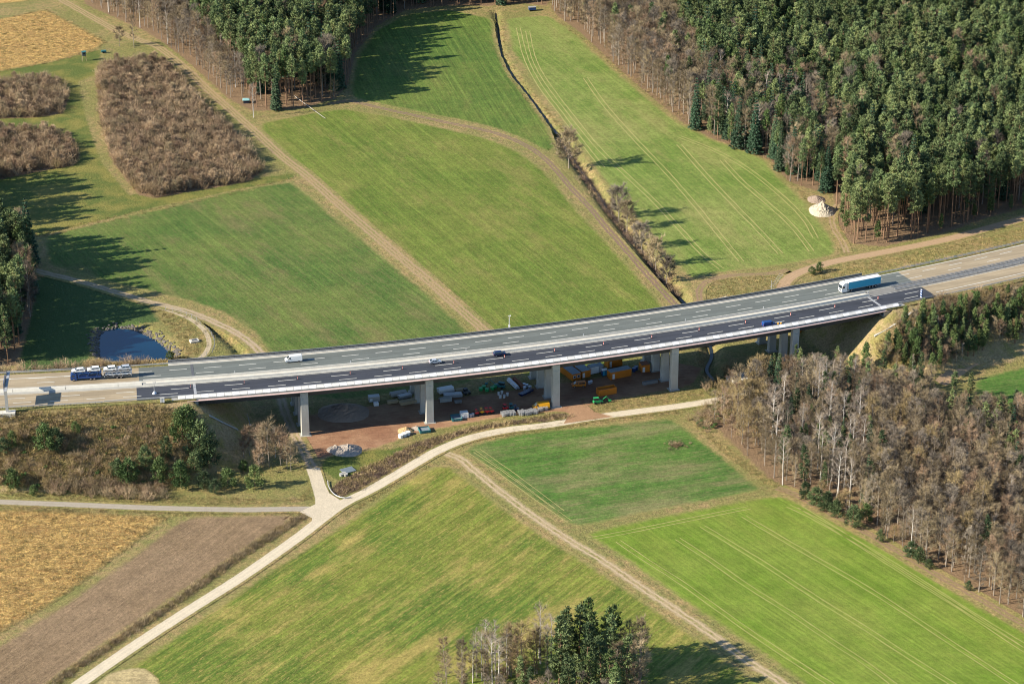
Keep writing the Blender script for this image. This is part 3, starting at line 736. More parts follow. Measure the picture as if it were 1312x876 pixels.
for s in (47.5, 90.0, 134.5, 178.0, 224.5):
    for o in (-3.7, 4.4, 12.9, 20.8):
        x, y = SO(s, o); ob = link('pier', cm, B, (x, y, 0), HEAD(s))
        if fm is None: ft = foot.build('footing', M['concrete'], B); fm = ft.data
        else: ft = link('footing', fm, B)
        ft.location = (x, y, 0); ft.rotation_euler = (0, 0, HEAD(s))
        if o in (4.4, 20.8):
            xb, yb = SO(s, o - 4.1)
    for a, b in ((-4.6, 5.4), (12.0, 21.8)):
        sw('crosshead', rect(a + .05, a + 1.55, -3.503, -0.85), s - 1.3, s + 1.3, M['pier'], B, ds=1)
# abutments and wing walls
for s, d in ((S0, -1), (S1, 1)):
    sa, sb = sorted((s - 0.8 * d, s + 1.6 * d))
    sw('abutment', rect(-4.9, 23.5, -5.8, -2.55), sa, sb, M['concrete'], B, ds=1)
    sw('wing_wall', rect(-5.25, -4.55, -6.6, -0.57), *sorted((s - 0.6 * d, s + 9.0 * d)), M['concrete'], B, ds=2)
    sw('wing_wall', rect(23.0, 23.85, -6.6, -0.57), *sorted((s - 0.6 * d, s + 9.0 * d)), M['concrete'], B, ds=2)
# slope drains
def strip3(pts, wd, th, name, mat, parent=None):
    b = MB()
    for a, c in zip(pts[:-1], pts[1:]): 
        a, c = Vector(a), Vector(c); t = (c - a).normalized(); nn = Vector((-t.y, t.x, 0)).normalized() * wd / 2; u = Vector((0, 0, th))
        b.hexa([a - nn, c - nn, c + nn, a + nn, a - nn + u, c - nn + u, c + nn + u, a + nn + u])
    return b.build(name, mat, parent)
def onground(px, py, dz=0.0):
    """first hit of the sight line with the terrain"""
    lo, hi = 0.0, 17.0
    zs = np.linspace(17.4, -1.5, 160)
    P = [G(px, py, z) for z in zs]; h = height(np.array([p[0] for p in P]), np.array([p[1] for p in P]))
    k = np.argmax(h >= zs)
    if not (h >= zs).any(): k = len(zs) - 1
    return (P[k][0], P[k][1], float(h[k]) + dz)
st_ = strip3([onground(268, 533, .1), onground(286, 542, .1), onground(305, 551, .1)], 1.0, 0.25, 'slope_drain', M['concrete'])
tag(st_, 'pale concrete channel running down the left abutment slope', 'drain')
st_ = strip3([onground(1172, 398, .1), onground(1150, 415, .1), onground(1120, 432, .1)], 0.9, 0.3, 'slope_drain', M['concrete'])
tag(st_, 'concrete kerb channel running down the right abutment slope', 'drain')

# ---- guard rails on the embankments
def guard(o, s0, s1, label, side, step=4.0, group='steel guard rails on the embankments'):
    g = thing('guard_rail', label, 'guard rail', (0, 0, 0), 0, group)
    sw('beam', rect(o - 0.06, o + 0.06, 0.50, 0.80), s0, s1, M['steel'], g)
    sw('beam', rect(o + side * 0.5 - 0.05, o + side * 0.5 + 0.05, 0.78, 0.92), s0, s1, M['steel'], g)
    pmsh = MB().box(-0.07, 0.07, -0.07, 0.07, -0.3, 0.8)
    p0 = pmsh.build('post', M['steel_d'], g); k = 0; s = s0 + 1
    while s < s1:
        ob = p0 if k == 0 else link('post', p0.data, g)
        x, y = SO(s, o + side * 0.25); ob.location = (x, y, DZ); ob.rotation_euler = (0, 0, HEAD(s)); s += step; k += 1
guard(-4.1, -62, S0 - 30.2, 'steel guard rail with posts, near side, left of the bridge', -1, 2.0)
guard(22.7, -70, S0 - 30.2, 'steel guard rail, far side, left of the bridge', 1)
guard(-4.1, S1 + 25.2, 400, 'steel guard rail, near side, right of the bridge', -1)
guard(22.9, S1 + 25.2, 400, 'steel guard rail, far side, right of the bridge', 1)
guard(7.6, S1 + 12, 400, 'steel median guard rail right of the bridge, near the truck', 1)
guard(10.2, S1 + 12, 400, 'steel median guard rail right of the bridge, far one', 1)
mb = thing('median_wall', 'white concrete median wall in long sections left of the bridge', 'barrier')
s = -66.0
while s < S0 - 18:
    e = min(s + 17.5, S0 - 17.3); sw('wall_section', [(8.2, 0.045), (9.8, 0.045), (9.4, 0.85), (8.6, 0.85)], s, e - 0.15, M['concrete_w'], mb); s += 17.5

# beacons at the ends of the dashes
bb = None
for i in range(0, 15):
    s = 3.8 + 18 * i + 6.6
    if bb is None:
        bb = thing('warning_beacon', 'small red and white traffic beacon standing at the end of a lane dash', 'traffic beacon', group='red and white beacons along the dark carriageway')
        MB().box(-0.25, 0.25, -0.18, 0.18, 0, 0.08).build('base', M['tyre'], bb)
        MB().box(-0.05, 0.05, -0.14, 0.14, 0.08, 0.9).box(-0.06, 0.06, -0.08, 0.08, 0.9, 1.0).build('board', M['redo'], bb)
        MB().box(-0.055, 0.055, -0.145, 0.145, 0.3, 0.6).build('stripe', M['white'], bb)
        o = bb
    else: o = copy_tree(bb)
    x, y = SO(s, 3.5); o.location = (x, y, DZ); o.rotation_euler = (0, 0, HEAD(s))
dl = None
for s, o_ in ((26, 12.0), (66, 12.0), (107, 12.2), (150, 12.1), (189, 12.3), (220, 12.2), (262, 9.6)):
    if dl is None:
        dl = thing('marker_post', 'small white marker post beside the pale median', 'marker post', group='white marker posts along the median')
        MB().box(-0.2, 0.2, -0.2, 0.2, 0, 0.08).build('base', M['tyre'], dl); MB().box(-0.1, 0.1, -0.05, 0.05, 0.08, 1.0).build('blade', M['white'], dl); o = dl
    else: o = copy_tree(dl)
    x, y = SO(s, o_); o.location = (x, y, DZ + 0.12 * 0); o.rotation_euler = (0, 0, HEAD(s))

# ---- vehicles (local +x forward)
def wheels(root, xs_, yw, r, w=0.22, double=()):
    b = MB(); n = 14
    t = MB().tube((0, -w / 2, 0), (0, w / 2, 0), r, n=n); rm = MB().tube((0, -w / 2 - 0.012, 0), (0, w / 2 + 0.012, 0), r * 0.58, n=10)
    tm = rmm = None
    for x in xs_:
        for sy in (-1, 1):
            if tm is None:
                a = t.build('wheel', M['tyre'], root); tm = a.data; c = rm.build('rim', M['rim'], a); rmm = c.data
            else: a = link('wheel', tm, root); c = link('rim', rmm, a)
            a.location = (x, sy * yw, r)
def car_body(P, belt, W, top_in, paint, root, wins, wind, name='body'):
    """P: side outline (x,z) anticlockwise; narrower above the belt line"""
    def wd(z): return W / 2 if z <= belt else W / 2 - top_in * (z - belt) / (max(p[1] for p in P) - belt)
    V = [(x, -wd(z) + (0.06 if z < 0.4 else 0), z) for x, z in P] + [(x, wd(z) - (0.06 if z < 0.4 else 0), z) for x, z in P]; n = len(P)
    F = [(i, (i + 1) % n, n + (i + 1) % n, n + i) for i in range(n)]
    for t in tessellate_polygon([[Vector((x, z, 0)) for x, z in P]]): F += [tuple(t), tuple(n + i for i in reversed(t))]
    me = mkmesh(name, V, F, paint); bm = bmesh.new(); bm.from_mesh(me)
    bmesh.ops.recalc_face_normals(bm, faces=bm.faces)
    bmesh.ops.bevel(bm, geom=[e for e in bm.edges if len(e.link_faces) == 2 and e.calc_face_angle(0) > 0.5], offset=0.05, segments=2, affect='EDGES', clamp_overlap=True)
    bm.to_mesh(me); bm.free(); link(name, me, root)
    for q in wins:                                     # side windows as thin raised panes
        for sgn in (-1, 1):
            b = MB(); m = len(q)
            A = [(x, sgn * (wd(z) + 0.012), z) for x, z in q]; Bq = [(x, sgn * (wd(z) - 0.03), z) for x, z in q]
            F = [tuple(range(m)), tuple(range(2 * m - 1, m - 1, -1))] + [(i, (i + 1) % m, m + (i + 1) % m, m + i) for i in range(m)]
            b.add(A + Bq, F); b.build('side_window', M['glass'], root)
    for nm, (x0, z0), (x1, z1) in wind:                 # screens along the outline
        dx, dz = x1 - x0, z1 - z0; L = math.hypot(dx, dz); nx_, nz_ = (dz / L, -dx / L)
        if nz_ < 0: nx_, nz_ = -nx_, -nz_
        o_ = 0.018; b = MB(); w0, w1 = wd(z0) - 0.12, wd(z1) - 0.10
        T = [(x0 + nx_ * o_, -w0, z0 + nz_ * o_), (x0 + nx_ * o_, w0, z0 + nz_ * o_), (x1 + nx_ * o_, w1, z1 + nz_ * o_), (x1 + nx_ * o_, -w1, z1 + nz_ * o_)]
        U = [(x - nx_ * 0.05, y, z - nz_ * 0.05) for x, y, z in T]
        b.hexa(U + T); b.build(nm, M['glass'], root)
def car(kind, paint, label, loc, rz, group=None):
    root = thing('car' if kind in ('hatch', 'estate', 'suv') else 'van', label, 'car' if kind in ('hatch', 'estate', 'suv') else 'van', loc, rz, group)
    if kind == 'hatch':
        P = [(-2.0, 0.3), (2.05, 0.3), (2.15, 0.55), (2.05, 0.78), (1.15, 0.95), (0.35, 1.42), (-1.0, 1.47), (-1.85, 1.05), (-2.1, 0.9), (-2.12, 0.5)]
        car_body(P, 0.93, 1.78, 0.22, paint, root, [[(0.95, 0.97), (0.32, 1.34), (-0.3, 1.38), (-0.3, 0.97)], [(-0.38, 0.97), (-0.38, 1.38), (-0.98, 1.37), (-1.55, 1.05), (-1.55, 0.97)]],
                 [('windscreen', (1.10, 0.98), (0.42, 1.38)), ('rear_window', (-1.78, 1.09), (-1.08, 1.43))]); wheels(root, (1.3, -1.3), 0.79, 0.33)
        lx, rx, hw_ = 2.10, -2.12, 0.7
    elif kind == 'estate':
        P = [(-2.2, 0.3), (2.2, 0.3), (2.32, 0.55), (2.2, 0.8), (1.25, 0.98), (0.45, 1.46), (-1.7, 1.5), (-2.2, 1.0), (-2.32, 0.85), (-2.3, 0.5)]
        car_body(P, 0.96, 1.82, 0.2, paint, root, [[(1.0, 1.0), (0.4, 1.38), (-0.4, 1.42), (-0.4, 1.0)], [(-0.48, 1.0), (-0.48, 1.42), (-1.6, 1.42), (-1.95, 1.0)]],
                 [('windscreen', (1.2, 1.01), (0.52, 1.42)), ('rear_window', (-2.14, 1.06), (-1.77, 1.44))]); wheels(root, (1.4, -1.4), 0.81, 0.33)
        lx, rx, hw_ = 2.26, -2.32, 0.72
    elif kind == 'suv':
        P = [(-2.1, 0.35), (2.1, 0.35), (2.25, 0.6), (2.15, 0.98), (1.15, 1.12), (0.5, 1.65), (-1.7, 1.7), (-2.15, 1.15), (-2.2, 0.6)]
        car_body(P, 1.1, 1.85, 0.18, paint, root, [[(0.95, 1.14), (0.45, 1.56), (-0.4, 1.6), (-0.4, 1.14)], [(-0.48, 1.14), (-0.48, 1.6), (-1.6, 1.6), (-1.9, 1.14)]],
                 [('windscreen', (1.1, 1.15), (0.56, 1.6)), ('rear_window', (-2.1, 1.2), (-1.76, 1.62))]); wheels(root, (1.35, -1.35), 0.82, 0.36)
        lx, rx, hw_ = 2.2, -2.2, 0.72
    elif kind == 'panel':                               # large delivery van
        P = [(-2.9, 0.35), (2.75, 0.35), (2.9, 0.6), (2.85, 1.05), (2.15, 1.3), (1.45, 2.2), (1.1, 2.38), (-2.8, 2.42), (-2.95, 2.2), (-2.95, 0.5)]
        car_body(P, 1.3, 2.0, 0.14, paint, root, [[(1.95, 1.34), (1.45, 2.0), (1.0, 2.0), (1.0, 1.34)]], [('windscreen', (2.1, 1.38), (1.5, 2.14))]); wheels(root, (1.85, -1.75), 0.9, 0.35)
        lx, rx, hw_ = 2.86, -2.95, 0.8
    else:                                               # small van / minibus
        P = [(-2.4, 0.35), (2.4, 0.35), (2.52, 0.6), (2.45, 1.0), (1.75, 1.18), (1.0, 1.85), (-2.25, 1.95), (-2.45, 1.6), (-2.5, 0.6)]
        wn = [[(1.5, 1.2), (0.98, 1.74), (0.35, 1.76), (0.35, 1.2)]]
        if kind == 'minibus': wn += [[(0.25, 1.2), (0.25, 1.76), (-0.9, 1.8), (-0.9, 1.2)], [(-1.0, 1.2), (-1.0, 1.8), (-2.15, 1.8), (-2.2, 1.2)]]
        car_body(P, 1.16, 1.92, 0.14, paint, root, wn, [('windscreen', (1.7, 1.22), (1.05, 1.8)), ('rear_window', (-2.44, 1.3), (-2.29, 1.82))]); wheels(root, (1.6, -1.5), 0.86, 0.34)
        lx, rx, hw_ = 2.48, -2.5, 0.76
    zl = 0.72 if kind in ('hatch', 'estate') else 0.85
    for sgn in (-1, 1):
        MB().box(lx - 0.12, lx + 0.02, sgn * hw_ - 0.14, sgn * hw_ + 0.14, zl - 0.09, zl + 0.06).build('headlight', M['rim'], root)
        MB().box(rx - 0.02, rx + 0.08, sgn * (hw_ + 0.02) - 0.09, sgn * (hw_ + 0.02) + 0.09, zl, zl + 0.25).build('tail_light', M['red'], root)
        MB().box(0.75 if kind in ('hatch', 'estate', 'suv') else 1.25, 0.95 if kind in ('hatch', 'estate', 'suv') else 1.45, sgn * 0.92, sgn * 1.10, 0.98 if zl < .8 else 1.25, 1.12 if zl < .8 else 1.45).build('wing_mirror', paint, root)
    return root
def onroad(px, py): x, y = G(px, py, DZ); s, o = toSO(x, y); return float(s), float(o)
def rd(s, o, dz=0.004): x, y = SO(s, o); return (x, y, DZ + dz)
s, o = onroad(376, 463); car('panel', M['white'], 'white delivery van driving left on the far grey carriageway', rd(s, o), HEAD(s) + math.pi)
s, o = onroad(557.5, 465); car('hatch', M['silver'], 'silver hatchback driving on the dark carriageway beside the median', rd(s, o), HEAD(s))
s, o = onroad(640, 455.3); car('suv', M['blue_d'], 'dark blue car ahead of the silver hatchback beside the median', rd(s, o), HEAD(s))
s, o = onroad(985, 417.5); car('van', M['blue'], 'blue van on the outer lane of the dark carriageway near the right pier row', rd(s, o), HEAD(s))
# semi-trailer truck
s, o = onroad(1101, 370.0); x, y = SO(s, o)
T = thing('truck', 'articulated lorry with a white cab and a light blue trailer at the right bridge end', 'truck', (x, y, DZ + 0.004), HEAD(s) + math.pi)
MB().prism([(5.9, 0.35), (8.1, 0.35), (8.25, 0.7), (8.2, 1.7), (7.95, 3.0), (7.3, 3.75), (6.2, 3.85), (5.9, 3.8)][::1], -1.22, 1.22).build('cab', M['white'], T)
MB().prism([(8.26, 1.75), (8.00, 2.95), (7.92, 2.95), (8.18, 1.75)], -1.05, 1.05).build('windscreen', M['glass'], T)
for sg in (-1, 1):
    MB().box(6.9, 7.75, sg * 1.225 - 0.015, sg * 1.225 + 0.015, 1.9, 2.7).build('side_window', M['glass'], T)
    MB().box(7.9, 8.1, sg * 1.25, sg * 1.5, 1.9, 2.7).build('wing_mirror', M['dark'], T)
    MB().box(8.22, 8.30, sg * 0.9 - 0.22, sg * 0.9 + 0.22, 0.6, 0.85).build('headlight', M['rim'], T)
    MB().box(5.0, 6.6, sg * 1.0 - 0.2, sg * 1.0 + 0.2, 0.4, 0.95).build('fuel_tank', M['steel'], T)
MB().box(8.2, 8.29, -0.8, 0.8, 0.95, 1.55).build('grille', M['steel_d'], T)
MB().box(2.5, 7.8, -0.45, 0.45, 0.7, 1.0).box(-7.9, 5.0, -0.5, 0.5, 0.9, 1.15).build('chassis', M['dark'], T)
MB().box(-8.2, 5.4, -1.25, 1.25, 1.17, 3.86).build('trailer_curtain', M['truckblue'], T)
MB().box(-8.22, 5.42, -1.27, 1.27, 3.86, 3.98).build('trailer_roof', M['white'], T)
MB().box(5.42, 5.5, -1.26, 1.26, 1.15, 3.9).build('trailer_front', M['white'], T)
MB().box(-8.24, 5.42, -1.275, 1.275, 1.08, 1.168).build('side_rave', M['steel'], T)
MB().box(-8.3, -8.24, -1.2, 1.2, 0.5, 0.75).build('rear_bumper', M['steel_d'], T)
wheels(T, (7.1, 4.1, -3.6, -4.9, -6.2), 1.05, 0.5, 0.3)
# car transporter and the cars on it
s, o = onroad(129.5, 484.5); x, y = SO(s, o); hd = HEAD(s) + math.pi
C = thing('car_transporter', 'blue car transporter loaded with cars on two decks left of the bridge', 'truck', (x, y, DZ + 0.004), hd)
MB().prism([(8.0, 0.35), (10.0, 0.35), (10.15, 0.8), (10.05, 1.9), (9.6, 2.5), (8.1, 2.6)], -1.2, 1.2).build('cab', M['blue'], C)
MB().prism([(10.1, 1.6), (9.66, 2.44), (9.58, 2.4), (10.0, 1.6)], -1.0, 1.0).build('windscreen', M['glass'], C)
for sg in (-1, 1): MB().box(8.7, 9.5, sg * 1.205 - 0.015, sg * 1.205 + 0.015, 1.55, 2.2).build('side_window', M['glass'], C)
MB().box(-0.4, 8.0, -0.5, 0.5, 0.55, 0.95).build('chassis', M['blue'], C); MB().box(-10.3, -1.2, -0.5, 0.5, 0.55, 0.8).build('trailer_chassis', M['steel_d'], C)
MB().box(-0.4, 7.9, -1.2, 1.2, 0.95, 1.03).build('lower_deck', M['steel_d'], C); MB().box(-10.4, -1.0, -1.2, 1.2, 0.82, 0.9).build('lower_deck', M['steel_d'], C)
MB().box(-0.3, 9.9, -1.2, 1.2, 2.68, 2.78).build('upper_deck', M['blue'], C); MB().box(-10.4, -0.9, -1.2, 1.2, 2.55, 2.65).build('upper_deck', M['steel'], C)
for xx in (7.6, 4.5, 1.5, -0.1, -1.3, -4.2, -7.2, -10.2):
    for sg in (-1, 1): MB().tube((xx, sg * 1.15, 0.85), (xx - 0.5 if xx > 0 else xx + 0.5, sg * 1.15, 2.6), 0.09).build('deck_post', M['blue'] if xx > -0.5 else M['steel'], C)
for sg in (-1, 1): MB().box(0, 7.6, sg * 1.2 - 0.03, sg * 1.2 + 0.03, 0.9, 1.5).build('side_rail', M['blue'], C)
wheels(C, (9.0, 3.4, 2.2, -5.4, -6.7), 1.05, 0.48, 0.3)
loads = [(7.3, 2.79, 'estate', 'white', 'white car at the very front of the transporter upper deck'), (2.2, 2.79, 'suv', 'white', 'white car second from the front on the transporter upper deck'),
         (-3.2, 2.66, 'suv', 'white', 'white car third from the front on the transporter upper deck'), (-7.9, 2.66, 'suv', 'silver', 'silver car at the rear of the transporter upper deck'),
         (5.2, 1.04, 'hatch', 'blue', 'blue car on the lower deck right behind the transporter cab'), (0.1, 1.04, 'hatch', 'blue_d', 'dark blue car in the middle of the transporter lower deck'),
         (-3.6, 0.91, 'hatch', 'white', 'white hatchback on the lower deck of the rear trailer'), (-8.0, 0.91, 'estate', 'white', 'white estate car at the very rear of the lower deck')]
for dx, dz, kd, pc, lb in loads:
    if dx == 0.1: dx = 1.9; 
    if dx == 5.2: dx = 6.0
    car(kd, M[pc], lb, (x + dx * math.cos(hd), y + dx * math.sin(hd), DZ + 0.004 + dz), hd, 'cars loaded on the transporter')

# ---- gantry, signs and masts
def frame_at(px, py, z=DZ): return G(px, py, z)
s, o = onroad(9.5, 527); o = -6.6; x, y = SO(s, o); hd = HEAD(s)
g = thing('sign_gantry', 'grey cantilever sign gantry on a pale concrete base at the left edge', 'sign gantry', (x, y, DZ - 0.4), hd)
MB().box(-2.4, 2.6, -1.3, 1.2, -1.2, 0.5).build('base', M['concrete_w'], g)
MB().box(-0.45, 0.45, -0.3, 0.3, 0.5, 8.0).build('column', M['steel'], g)
MB().box(-0.42, 0.42, 0.3, 15.2, 7.4, 8.1).build('arm', M['steel'], g)
MB().box(-0.75, -0.46, 2.6, 9.4, 5.4, 9.6).build('sign_board', M['steel_d'], g); MB().box(-0.86, -0.755, 2.7, 9.3, 5.5, 9.5).build('sign_face', M['blue'], g)
MB().box(-0.66, -0.46, 11.8, 14.4, 6.6, 8.6).build('sign_board', M['steel_d'], g)
def mast(px, py, z, hgt, label, box=True, nm='mast', mat='steel'):
    x, y = G(px, py, z); m = thing(nm, label, 'mast', (x, y, z))
    MB().tube((0, 0, 0), (0, 0, hgt), 0.12, 0.07, 8).build('pole', M[mat], m)
    if box: MB().box(-0.35, 0.35, -0.3, 0.3, 0, 0.7).build('cabinet', M['white'], m)
    MB().tube((-0.5, 0, hgt * 0.93), (0.5, 0, hgt * 0.93), 0.05).box(0.35, 0.6, -0.12, 0.12, hgt * 0.9, hgt * 0.99).build('sensor_arm', M[mat], m); return m
mast(652.5, 419, DZ, 4.6, 'slim white weather mast with a cabinet at the far railing', mat='white')
m = mast(198, 504, DZ, 4.4, 'small mast with a round foot standing on the dark asphalt left of the joint', False)
MB().tube((-0.0, 0, 0.02), (0, 0, 0.75), 0.75, 0.35, 10).build('foot', M['silver'], m)
x, y = G(1180, 383.5, DZ); sg = thing('road_sign', 'tall blue and white road sign at the right bridge end', 'sign', (x, y, DZ), HEAD(283))
for yy in (-0.3, 0.3): MB().tube((0, yy, 0), (0, yy, 3.9), 0.06).build('post', M['steel'], sg)
MB().box(-0.1, -0.02, -0.45, 0.45, 0.9, 3.9).build('board', M['white'], sg)
for k, (z0, z1) in enumerate(((1.2, 1.9), (2.2, 2.9), (3.2, 3.7))): MB().box(-0.125, -0.103, -0.38, 0.38, z0, z1).build('board_panel', M['blue'], sg)
for sgn in (-1, 1): MB().box(-0.16, 0.1, sgn * 0.50 - 0.04, sgn * 0.50 + 0.04, 0.9, 3.9).build('edge_trim', M['blue'], sg)
x, y = G(208, 515, DZ); cb = thing('cabinet', 'white roadside cabinet at the left end of the near railing', 'cabinet', (x, y, DZ), HEAD(0))
MB().box(-0.7, 0.7, -0.4, 0.4, 0, 1.5).build('housing', M['white'], cb); MB().box(-0.76, 0.76, -0.46, 0.46, 1.5, 1.58).build('lid', M['concrete'], cb); MB().box(-0.66, -0.02, -0.43, -0.4, 0.1, 1.4).build('door', M['panel_g'], cb)
# workers on the bridge edge
def person(px, py, z, vest, label, lean=0.0):
    x, y = G(px, py, z)
    J_ = {'pel': (0, 0, .95), 'che': (0.03, 0, 1.32), 'nec': (0.03, 0, 1.5), 'hed': (0.05, 0, 1.66), 'hl': (0, .1, .92), 'kl': (.05, .12, .5), 'al': (0.02, .12, .08), 'tl': (.16, .13, .04),
          'hr': (0, -.1, .92), 'kr': (.08, -.12, .5), 'ar': (-.06, -.12, .08), 'tr': (.08, -.13, .04), 'sl': (0.02, .2, 1.4), 'el': (0.05, .27, 1.13), 'wl': (.2, .24, .95), 'sr': (0.02, -.2, 1.4), 'er': (0.0, -.28, 1.13), 'wr': (.12, -.28, .9)}
    rad = dict(pel=.15, che=.17, nec=.06, hed=.11, hl=.1, kl=.065, al=.05, tl=.045, hr=.1, kr=.065, ar=.05, tr=.045, sl=.07, el=.05, wl=.04, sr=.07, er=.05, wr=.04)
    keys = list(J_); E = [('pel', 'che'), ('che', 'nec'), ('nec', 'hed'), ('pel', 'hl'), ('hl', 'kl'), ('kl', 'al'), ('al', 'tl'), ('pel', 'hr'), ('hr', 'kr'), ('kr', 'ar'), ('ar', 'tr'), ('che', 'sl'), ('sl', 'el'), ('el', 'wl'), ('che', 'sr'), ('sr', 'er'), ('er', 'wr')]
    me = bpy.data.meshes.new('body'); me.from_pydata([J_[k] for k in keys], [(keys.index(a), keys.index(b)) for a, b in E], []); me.materials.append(M['dark'])
    bm = bmesh.new(); bm.from_mesh(me); sk = bm.verts.layers.skin.verify()
    for v, k in zip(bm.verts, keys): v[sk].radius = (rad[k], rad[k]); v[sk].use_root = (k == 'pel')
    bm.to_mesh(me); bm.free()
    root = thing('person', label, 'person', (x, y, z), HEAD(230) + 0.6)
    ob = link('body', me, root); md = ob.modifiers.new('skin', 'SKIN')
    ob.modifiers.new('sub', 'SUBSURF').levels = 1; ob.modifiers['sub'].render_levels = 1
    b = MB(); V = []; n = 10
    for zz, rx_, ry in ((0.88, .17, .2), (1.2, .19, .23), (1.42, .17, .25), (1.5, .1, .14)):
        V += [(0.02 + rx_ * math.cos(2 * math.pi * i / n), ry * math.sin(2 * math.pi * i / n), zz) for i in range(n)]
    b.add(V, [(r_ * n + i, r_ * n + (i + 1) % n, (r_ + 1) * n + (i + 1) % n, (r_ + 1) * n + i) for r_ in range(3) for i in range(n)] + [tuple(range(3 * n, 4 * n))]).build('vest', vest, root)
    MB().tube((0.05, 0, 1.68), (0.05, 0, 1.80), 0.14, 0.08, 10).build('helmet', M['white'], root)
    MB().tube((0.05, 0, 1.55), (0.06, 0, 1.70), 0.095, 0.1, 8).build('face', M['skin'], root)
person(1000.5, 418.2, DZ + cap, M['yellow'], 'worker in an orange yellow vest standing at the near railing beside the blue van')
person(996.8, 418.4, DZ + cap, M['yellow'], 'second worker in a yellow vest just left of the other at the railing')
# ------------------------------------------------------------------ vegetation
def leafmat(name, a, b, var=0.5):
    n = NT(name, 0.7, 0.2); r = n.rnd()
    c = n.mix(n.math('FRACT', n.math('MULTIPLY', r, 7.7)), a, b)
    c = n.gain(c, n.math('MULTIPLY_ADD', n.noise(0.8, 3, 0.6), 1.2, 0.4))
    c = n.gain(c, n.math('MULTIPLY_ADD', n.math('FRACT', n.math('MULTIPLY', r, 23.1)), var, 1 - var / 2))
    return n.out(c)
M['pine_leaf'] = leafmat('pine_needles', (0.118, 0.172, 0.070), (0.190, 0.226, 0.088), 0.8)
M['pine_dark'] = leafmat('dark_needles', (0.062, 0.098, 0.044), (0.095, 0.130, 0.052))
M['spruce_leaf'] = leafmat('spruce_needles', (0.036, 0.078, 0.044), (0.066, 0.104, 0.052))
M['young_leaf'] = leafmat('young_pine_needles', (0.085, 0.140, 0.045), (0.125, 0.165, 0.055))
M['pine_bark'] = bark_mat('pine_bark', (0.19, 0.115, 0.075), (0.30, 0.19, 0.12))
M['grey_bark'] = bark_mat('grey_bark', (0.20, 0.17, 0.135), (0.34, 0.29, 0.24))
M['birch_bark'] = bark_mat('birch_bark', (0.42, 0.38, 0.33), (0.62, 0.58, 0.52), 1.0)
M['twig'] = leafmat('bare_twigs', (0.225, 0.175, 0.110), (0.350, 0.275, 0.165), 0.8)
M['twig_grey'] = leafmat('grey_twigs', (0.180, 0.150, 0.120), (0.270, 0.225, 0.170), 0.8)
M['twig_red'] = leafmat('reddish_twigs', (0.260, 0.175, 0.115), (0.350, 0.245, 0.155), 0.7)
M['twig_gold'] = leafmat('yellowish_twigs', (0.290, 0.215, 0.105), (0.370, 0.280, 0.140), 0.3)
M['twig_pale'] = leafmat('pale_twigs', (0.330, 0.265, 0.205), (0.400, 0.330, 0.260), 0.3)
M['shrub'] = leafmat('thicket_twigs', (0.330, 0.235, 0.150), (0.500, 0.365, 0.225), 0.8)
M['bramble'] = leafmat('bramble_stems', (0.290, 0.205, 0.120), (0.400, 0.300, 0.155), 0.8)
M['dark_bramble'] = leafmat('dark_bramble_stems', (0.120, 0.085, 0.070), (0.190, 0.135, 0.100), 0.6)
M['straw'] = leafmat('straw_tufts', (0.400, 0.290, 0.130), (0.540, 0.400, 0.170), 0.4)
M['tuft'] = leafmat('rough_grass_tufts', (0.190, 0.165, 0.060), (0.290, 0.225, 0.100), 0.5)
M['ivy'] = leafmat('green_bush_leaves', (0.070, 0.130, 0.035), (0.110, 0.160, 0.045))

def tris(c, d, side, L, wd):
    """thin triangles: base centre c, direction d, side vector, length, width (arrays)"""
    a = c - side * wd[:, None] / 2; b = c + side * wd[:, None] / 2; t = c + d * L[:, None]
    return np.stack([a, b, t], 1).reshape(-1, 3)
def unit(v): return v / (np.linalg.norm(v, axis=-1, keepdims=True) + 1e-9)
def trimesh(name, P, mat):
    n = len(P) // 3; me = bpy.data.meshes.new(name)
    me.vertices.add(len(P)); me.vertices.foreach_set('co', P.astype(np.float32).ravel())
    me.loops.add(3 * n); me.loops.foreach_set('vertex_index', np.arange(3 * n, dtype=np.int32))
    me.polygons.add(n); me.polygons.foreach_set('loop_start', np.arange(0, 3 * n, 3, dtype=np.int32)); me.polygons.foreach_set('loop_total', np.full(n, 3, dtype=np.int32))
    me.materials.append(mat); me.update(); return me
def clump(g, c, r, n, size, flat_=0.55, up=0.35):
    """needle or leaf clump: n small leaf triangles in a flattened ball, facing outwards and up"""
    d = unit(g.normal(size=(n, 3))); rad = r * g.random(n) ** 0.4
    p = d * rad[:, None] * np.array([1, 1, flat_]) + c
    nrm = unit(d + np.array([0, 0, up]) + g.normal(size=(n, 3)) * 0.45)
    t = unit(np.cross(nrm, g.normal(size=(n, 3)))); b = np.cross(nrm, t)
    s = size * (0.6 + 0.8 * g.random(n))[:, None]
    return np.stack([p - t * s * 0.6 - b * s * 0.35, p + t * s * 0.6 - b * s * 0.35, p + b * s * 0.8], 1).reshape(-1, 3)
def trunk_mb(g, h, r0, r1, bend=0.02, n=6, seg=5):
    b = MB(); p = np.array([0, 0, -0.4]); pts = [p]
    lean = g.normal(size=2) * bend
    for i in range(seg):
        z = h * (i + 1) / seg; pts.append(np.array([lean[0] * z + g.normal() * bend * 2, lean[1] * z + g.normal() * bend * 2, z]))
    for i in range(seg):
        ra = r0 + (r1 - r0) * i / seg; rb = r0 + (r1 - r0) * (i + 1) / seg
        b.tube(pts[i], pts[i + 1], ra, rb, n, False)
    return b, pts
def interp(pts, z):
    zs = [p[2] for p in pts]; return np.array([np.interp(z, zs, [p[0] for p in pts]), np.interp(z, zs, [p[1] for p in pts]), z])
